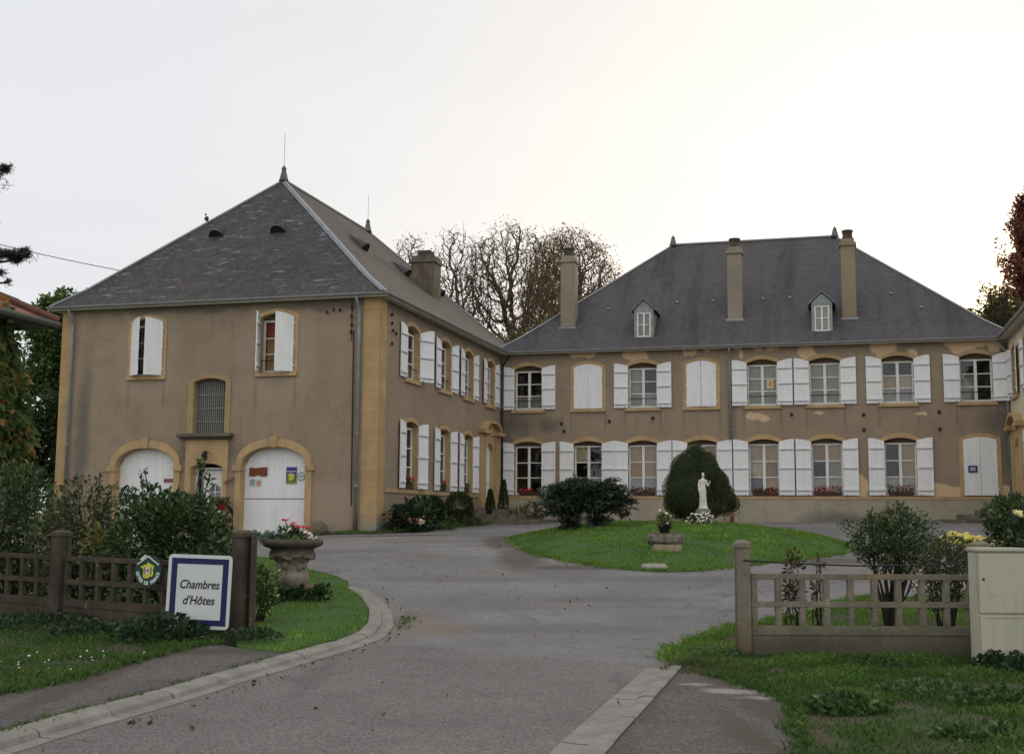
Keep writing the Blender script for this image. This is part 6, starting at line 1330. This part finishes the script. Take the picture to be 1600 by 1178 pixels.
mb.build('leaves', simple('pale_leaf', (.20,.24,.11), .6, .3, 9), sp_, fix=False)
bush('rockery_plant', 'brownish low plant on the right end of the corner steps', 'plant', [B(831,795,43.2,11,9,.3),B(845,802,43.2,10,6,.3)], 500, .09, leafmat('bronze_leaf', (.04,.04,.02), (.09,.09,.04), (.14,.12,.07)), 51, .5, nstem=3)
bush('bedding_plants', 'low mixed bedding plants at the foot of the clipped box shrubs', 'plant', [(*atW(3.9,.8)[:2], atW(3.9,.8)[2]+.14,.25,.4,.22),(*atW(2.2,1.3)[:2], atW(2.2,1.3)[2]+.08,.3,.6,.12),(*atW(6.8,.8)[:2], atW(6.8,.8)[2]+.1,.25,.8,.14)], 1300, .09, leafmat('bedding_leaf', (.03,.05,.02), (.09,.13,.05), (.22,.20,.10)), 52, .5, nstem=0)

# weeds in the verges
def weed(label, px, py, d, w_, h_, n, size, mat, seed, cat='plant', zoff=.1, name='weed', aspect=.6, up=.35):
    x = at(px, d, py); z = T(x, d)+zoff; o = empty(name, (x, d, z), 0, label, cat); r = np.random.default_rng(seed)
    a = r.uniform(0,6.28,n); q = w_*np.sqrt(r.random(n)); P = np.c_[q*np.cos(a), q*np.sin(a)*.7, h_*r.random(n)*(1-.6*(q/w_)**2)]
    N_ = np.c_[np.cos(a)*q/w_, np.sin(a)*q/w_, np.full(n,.4)]; leafcloud('foliage', P, size, mat, o, seed, aspect, N=N_, up=up, drop=.2); return o
W1 = leafmat('weed_leaf', (.025,.055,.015), (.07,.14,.035), (.13,.20,.06), spec=.4); W2 = leafmat('weed_leaf_dark', (.014,.034,.014), (.035,.075,.03), (.07,.11,.05), spec=.4)
weed('broad-leaved weed clump in the middle of the right verge', 1325, 1108, 9.75, .32, .15, 520, .072, W1, 61, zoff=.09)
weed('dark leafy weed at the right edge of the verge below the cabinet', 1570, 1090, 10.2, .42, .13, 480, .06, W1, 62, zoff=.1)
weed('dark round-leaved creeper climbing the foot of the utility cabinet', 1575, 1030, 13.15, .36, .22, 300, .085, W2, 63, zoff=.0, aspect=.9)
weed('low bright weed near the bottom right corner of the photo', 1540, 1165, 8.6, .4, .08, 260, .07, W1, 64, zoff=.09)
weed('spreading low weed left of the middle of the right verge', 1450, 1070, 11.0, .45, .08, 340, .055, W1, 65, zoff=.09)
weed('fern-like weed patch below the left end of the sign panel', 255, 985, 14.5, .5, .30, 700, .085, W2, 66, zoff=.1)
weed('low leafy weeds under the dark mossy fence at the far left', 60, 985, 15.9, .9, .16, 700, .07, W2, 67, zoff=.1)
weed('leafy weeds beside the second fence post of the dark fence', 160, 990, 15.0, .6, .16, 480, .07, W2, 68, zoff=.1)
weed('ragged dark weeds along the foot of the pale lattice fence', 1290, 1022, 13.85, 1.2, .05, 480, .05, W2, 69, zoff=.0)
weed('weed tuft at the foot of the pale fence end post', 1140, 1022, 13.9, .3, .08, 160, .05, W2, 70, zoff=.0)
weed('long dark weed row below the pale fence next to the cabinet', 1450, 1022, 13.85, 1.0, .05, 380, .05, W2, 71, zoff=.0)
weed('dark weeds at the foot of the left gate post', 395, 1000, 14.5, .35, .12, 260, .07, W2, 72, zoff=.1)
dz = empty('daisies', (at(30,11.6,1070), 11.6, T(at(30,11.6),11.6)+.11), 0, 'sprinkle of tiny white daisies in the left verge', 'flowers'); r = np.random.default_rng(3); n = 18
P = np.c_[r.uniform(-.3,.9,n), r.uniform(-.5,1.2,n), r.uniform(.06,.10,n)]; flowerheads('bloom', P, .013, F_wh, dz, 5)

# ------------------------------------------------------------------ TREES
def grow_tree(seed, h, R_, base=.34, n_att=1500, D=.25, kill=.36, r_tip=.024, lean=0., forks=2, flat=1.0):
    """space colonisation: branches grow towards points spread through a domed crown"""
    r = np.random.default_rng(seed); c = np.array([lean, 0, h*.63]); rz = h*.37
    d = r.normal(size=(n_att, 3)); d /= np.linalg.norm(d, axis=1)[:,None]; q = r.random(n_att)**(1/5.5)
    A_ = d*q[:,None]*np.array([R_, R_*.85, rz])+c
    A_[:,2] = np.where(A_[:,2] < c[2], c[2]-(c[2]-A_[:,2])*flat, A_[:,2])
    lob = r.normal(size=(5,3)); lob /= np.linalg.norm(lob,axis=1)[:,None]; dd = (d@lob.T).max(1); A_ = A_[(dd > .45) | (r.random(n_att) < .55)]
    nodes = [np.zeros(3)]; par = [-1]
    k = int(h*base*1.05/D)
    for i_ in range(k): nodes.append(nodes[-1]+np.array([r.normal()*.05+lean/k*.5, r.normal()*.05, D])); par.append(len(nodes)-2)
    N_ = np.array(nodes); dist = np.full(len(A_), 1e9); near = np.zeros(len(A_), int)
    def upd(newN, off):
        nonlocal dist, near
        dm_ = np.sqrt(((A_[:,None]-newN[None])**2).sum(-1)); a = dm_.argmin(1); m_ = dm_[np.arange(len(A_)), a]; t = m_ < dist; dist = np.where(t, m_, dist); near = np.where(t, a+off, near)
    upd(N_, 0); par = list(par)
    for it in range(220):
        if not len(A_): break
        u, inv = np.unique(near, return_inverse=True); v = A_-N_[near]; v /= np.linalg.norm(v,axis=1)[:,None]+1e-9; acc = np.zeros((len(u),3)); np.add.at(acc, inv, v)
        acc += r.normal(size=acc.shape)*.30*np.linalg.norm(acc,axis=1)[:,None]; acc /= np.linalg.norm(acc,axis=1)[:,None]+1e-9
        new = N_[u]+acc*D; off = len(N_); N_ = np.concatenate([N_, new]); par += list(u); upd(new, off)
        keep = dist > kill; A_, dist, near = A_[keep], dist[keep], near[keep]
        if len(N_) > 19000: break
    par = np.array(par); n = len(N_); rad = np.zeros(n); child = np.zeros(n, bool); child[par[1:]] = True
    for i_ in range(n-1, -1, -1):
        if rad[i_] == 0: rad[i_] = r_tip**2.45
        if par[i_] >= 0: rad[par[i_]] += rad[i_]
    rad = rad**(1/2.45); segs = [(N_[par[i_]], N_[i_], min(rad[par[i_]], rad[i_]*1.15), rad[i_]) for i_ in range(1, n)]
    return segs, N_[~child]
def segs_mesh(name, segs, mat, parent, rmin=.012, k=4):
    A_ = np.array([s_[0] for s_ in segs]); B_ = np.array([s_[1] for s_ in segs]); ra = np.maximum(np.array([s_[2] for s_ in segs]), rmin); rb = np.maximum(np.array([s_[3] for s_ in segs]), rmin)
    d = B_-A_; d /= np.linalg.norm(d,axis=1)[:,None]+1e-9; a = np.cross(d, [.31,.57,.76]); a /= np.linalg.norm(a,axis=1)[:,None]+1e-9; b = np.cross(d, a); V = []
    for c_, r_ in ((A_,ra),(B_,rb)):
        for j in range(k): t = 2*math.pi*j/k; V.append(c_+(a*math.cos(t)+b*math.sin(t))*r_[:,None])
    V = np.stack(V,1).reshape(-1,3); n = len(segs); base = np.arange(n)[:,None]*2*k
    F = np.concatenate([base+np.array([[j,(j+1)%k,k+(j+1)%k,k+j]]) for j in range(k)],1).reshape(-1,4)
    return npmesh(name, V, F, mat, parent, smooth=True)
def bare_tree(name, label, px, d, pyt, wpx, seed, leafm, nleaf, lsize, mat, levels=6, group=None, r0=.26, leaf_lo=.0, fill=None, pyb=None, trunk=.35):
    x = at(px, d, 500); gz_ = T(x, d)-.1; h = pz_(pyt, d)-gz_; segs, tp = grow_tree(seed, h, wpx*.5*d/FPX, base=trunk, n_att=levels, flat=1.1)
    o = empty(name, (x, d, gz_), 0, label, 'tree', group)
    segs_mesh('trunk', [s_ for s_ in segs if s_[2] > .06], mat, o, .02, 6)
    rg = np.random.default_rng(seed); tw = []
    for p in tp:      # fine twigs at the ends
        for _ in range(3):
            e_ = p + rg.normal(size=3)*np.array([.30,.30,.26]); m_ = (p+e_)/2+rg.normal(size=3)*.07; tw += [(Vector(p), Vector(m_), .012, .011), (Vector(m_), Vector(e_), .010, .008)]
    segs_mesh('branches', [s_ for s_ in segs if s_[2] <= .06]+tw, mat, o, .011, 3)
    if nleaf:
        q = tp; P = q[rg.integers(0, len(q), nleaf)] + rg.normal(size=(nleaf,3))*.27; leafcloud('foliage', P, lsize, leafm, o, seed, .6, up=-.2)
    return o
TG = 'bare-crowned trees behind the manor'
Lf_th = leafmat('thin_autumn_leaf', (.10,.09,.035), (.22,.19,.08), (.32,.25,.10), tr=.5); Lf_br = leafmat('rusty_leaf', (.14,.075,.03), (.28,.16,.06), (.36,.26,.10), tr=.5)
Lf_gr = leafmat('tree_leaf', (.035,.07,.02), (.10,.18,.05), (.24,.30,.09), tr=.55); Lf_ol = leafmat('olive_leaf', (.07,.075,.03), (.16,.165,.06), (.26,.24,.09), tr=.5)
bare_tree('bare_tree', 'smallest thin-crowned tree, rising behind the square sooty chimney', 640, 72, 357, 96, 3, Lf_th, 1500, .12, m_bark, levels=3800, group=TG, trunk=.5)
bare_tree('bare_tree', 'slender tree with a clear forked trunk right of the sooty chimney', 713, 68, 349, 124, 12, Lf_th, 1600, .12, m_bark, levels=6000, group=TG, trunk=.50)
bare_tree('bare_tree', 'tallest wide-crowned tree in the middle of the group behind the roofs', 799, 70, 337, 190, 26, Lf_th, 5000, .12, m_bark, levels=12000, group=TG, trunk=.46)
bare_tree('bare_tree', 'rust-leaved tree behind the lone left chimney of the long roof', 893, 66, 346, 176, 31, Lf_br, 12000, .13, m_bark, levels=11000, group=TG, trunk=.48)
bare_tree('bare_tree', 'half-hidden browning tree between the tallest and the rust-leaved one', 858, 74, 350, 100, 44, Lf_br, 3500, .13, m_bark, levels=5500, group=TG, trunk=.48)
def leafy_tree(name, label, blobs, n, size, mat, seed, trunk_top=None, lump=.35, shell=.85, cat='tree', aspect=.65, group=None, tr_r=.2):
    xs = sum(b[0] for b in blobs)/len(blobs); d = blobs[0][1]; gz_ = T(xs, d)-.1; o = empty(name, (xs, d, gz_), 0, label, cat, group); off = np.array([xs,d,gz_])
    P, Nn = blobpts(blobs, n, seed, shell, lump); 
    r = np.random.default_rng(seed); cl = P[r.integers(0,len(P),max(30,n//90))]; dist = np.full(len(P), 9.)
    for i in range(0, len(cl), 64): dist = np.minimum(dist, np.sqrt(((P[:,None]-cl[None,i:i+64])**2).sum(-1)).min(1))
    keep = dist < np.percentile(dist, 78); leafcloud('foliage', (P-off)[keep], size, mat, o, seed, aspect, N=Nn[keep]*.5, up=-.1)
    tips = [tuple(np.array(b[:3])-off+np.array([r.normal()*b[3]*.3,r.normal()*b[4]*.3,r.normal()*b[5]*.3])) for b in blobs for _ in range(6)]
    mb = MB(); zt_ = max(t[2] for t in tips)*.55; mb.tube([(0,0,0),(.05,0,zt_*.5),(0,0,zt_)], [tr_r, tr_r*.8, tr_r*.5], 8); 
    for t in tips: k_ = r.uniform(.3,1.); mb.tube([(0,0,zt_*k_), (t[0]*.5,t[1]*.5,(zt_*k_+t[2])/2+.2), t], [tr_r*.35,tr_r*.2,.02], 5, cap=False)
    mb.build('trunk', m_barkd, o, True, fix=False); return o
D = 60
leafy_tree('undergrowth_tree', 'low olive scrub between the two roofs under the bare trees', [B(770,540,D,42,34),B(815,545,D,45,40),B(860,515,D,36,42),B(895,480,D,24,30),B(735,515,D,18,18)], 5200, .15, Lf_ol, 71)
leafy_tree('red_conifer', 'tall reddish conifer cut off by the right edge of the photo', [B(1603,460,58,50,60),B(1602,400,58,38,50),B(1601,350,58,32,42),B(1600,312,58,21,32),B(1612,505,58,50,50)], 22000, .16, leafmat('copper_leaf', (.10,.035,.032), (.25,.085,.06), (.36,.18,.09), tr=.5), 73, lump=.45)
leafy_tree('green_tree', 'backlit olive-green tree beyond the right end of the slate roof', [B(1560,475,56,30,38),B(1535,500,56,26,28),B(1585,500,56,40,40),B(1505,490,56,20,16)], 9000, .17, Lf_ol, 75, lump=.5, shell=.95)
leafy_tree('sparse_tree', 'very sparse yellowing treetop beyond the right slope of the roof', [B(1548,448,54,24,20),B(1568,440,54,12,14)], 260, .16, leafmat('yellowish_leaf', (.12,.09,.03), (.25,.18,.06)), 76, lump=.5)
leafy_tree('green_tree', 'broad green tree between the ivy house and the left wing', [B(75,520,44,48,55),B(95,475,44,34,24),B(60,600,44,50,60),B(140,470,44,22,16),B(95,560,44,40,60)], 15000, .16, Lf_gr, 77, lump=.35, shell=.95)
leafy_tree('dark_tree', 'dark undergrowth tree below the broad green one, left of the wing corner', [B(60,690,38,56,60),B(85,650,38,40,50),B(25,700,38,50,60),B(60,740,38,70,45),B(0,760,38,50,60),B(30,800,37,70,40),B(-30,700,38,50,90),B(20,640,39,30,50)], 17000, .14, leafmat('deep_leaf', (.02,.034,.016), (.055,.085,.034), (.10,.14,.05), tr=.3), 79)
# ivy on the tiled house
IVM = leafmat('wall_ivy_leaf', (.045,.085,.028), (.13,.18,.055), (.42,.20,.07), tr=.4)
ib = [B(5,560,23.2,16,60,.5),B(8,640,23.2,24,60,.6),B(12,700,23.0,28,50,.7),B(-20,640,22.4,30,120,.6),B(-20,520,22.6,34,50,.5),B(-50,600,21.5,34,150,.7)]
P, Nn = blobpts(ib, 7000, 81, .6, .35); ivo = empty('wall_ivy', (HX, HY-.5, T(HX,HY)), 0, 'green and orange ivy covering the wall of the red-tiled house', 'ivy'); leafcloud('foliage', P-np.array(ivo.location), .15, IVM, ivo, 82, .85, N=Nn, up=-.3, drop=.3)
stems('stem', (0,0,0), [(.1,-.1,2.5),(-.2,.1,3.5),(.15,0,1.8),(-.5,0,3.0)], .03, m_bark, ivo, 7)
# pine reaching in from the left
PD = 28.0; pn = empty('pine_tree', (at(-130,PD), PD, T(at(-130,PD),PD)-.1), 0, 'pine whose branch tips reach in from the left edge above the tiled house', 'tree'); off = Vector(pn.location)
mb = MB(); mb.tube([(0,0,0),(.1,0,5),(0,0,10),(-.1,0,13)], [.3,.25,.18,.05], 8); 
bt = [(B(-8,262,PD,16,8),13),(B(9,255,PD,9,5),10),(B(16,396,PD,26,4),26),(B(39,393,PD,7,7),12),(B(26,404,PD,9,4),8),(B(-30,395,PD,36,14),30),(B(-40,270,PD,36,20),30),(B(-80,330,PD,60,60),60),(B(-130,220,PD,70,60),60),(B(0,425,PD,7,4),3),(B(12,440,PD,4,4),2)]
PP = []; r = np.random.default_rng(5)
for b, c_ in bt:
    t = Vector(b[:3])-off; mb.tube([(0,0,max(3,t.z-1.0)), (t.x*.5,t.y*.5,t.z-.15), tuple(t)], [.08,.05,.02], 6, cap=False)
    q, _n2 = blobpts([b], c_*70, int(c_), .95, .5); PP.append(q)
mb.build('trunk', m_barkd, pn, True, fix=False)
P = np.concatenate(PP); P = P - np.array(off); leafcloud('needles', P, .11, leafmat('pine_needle', (.012,.02,.014), (.035,.05,.03), tr=.15), pn, 83, .14, up=.2)
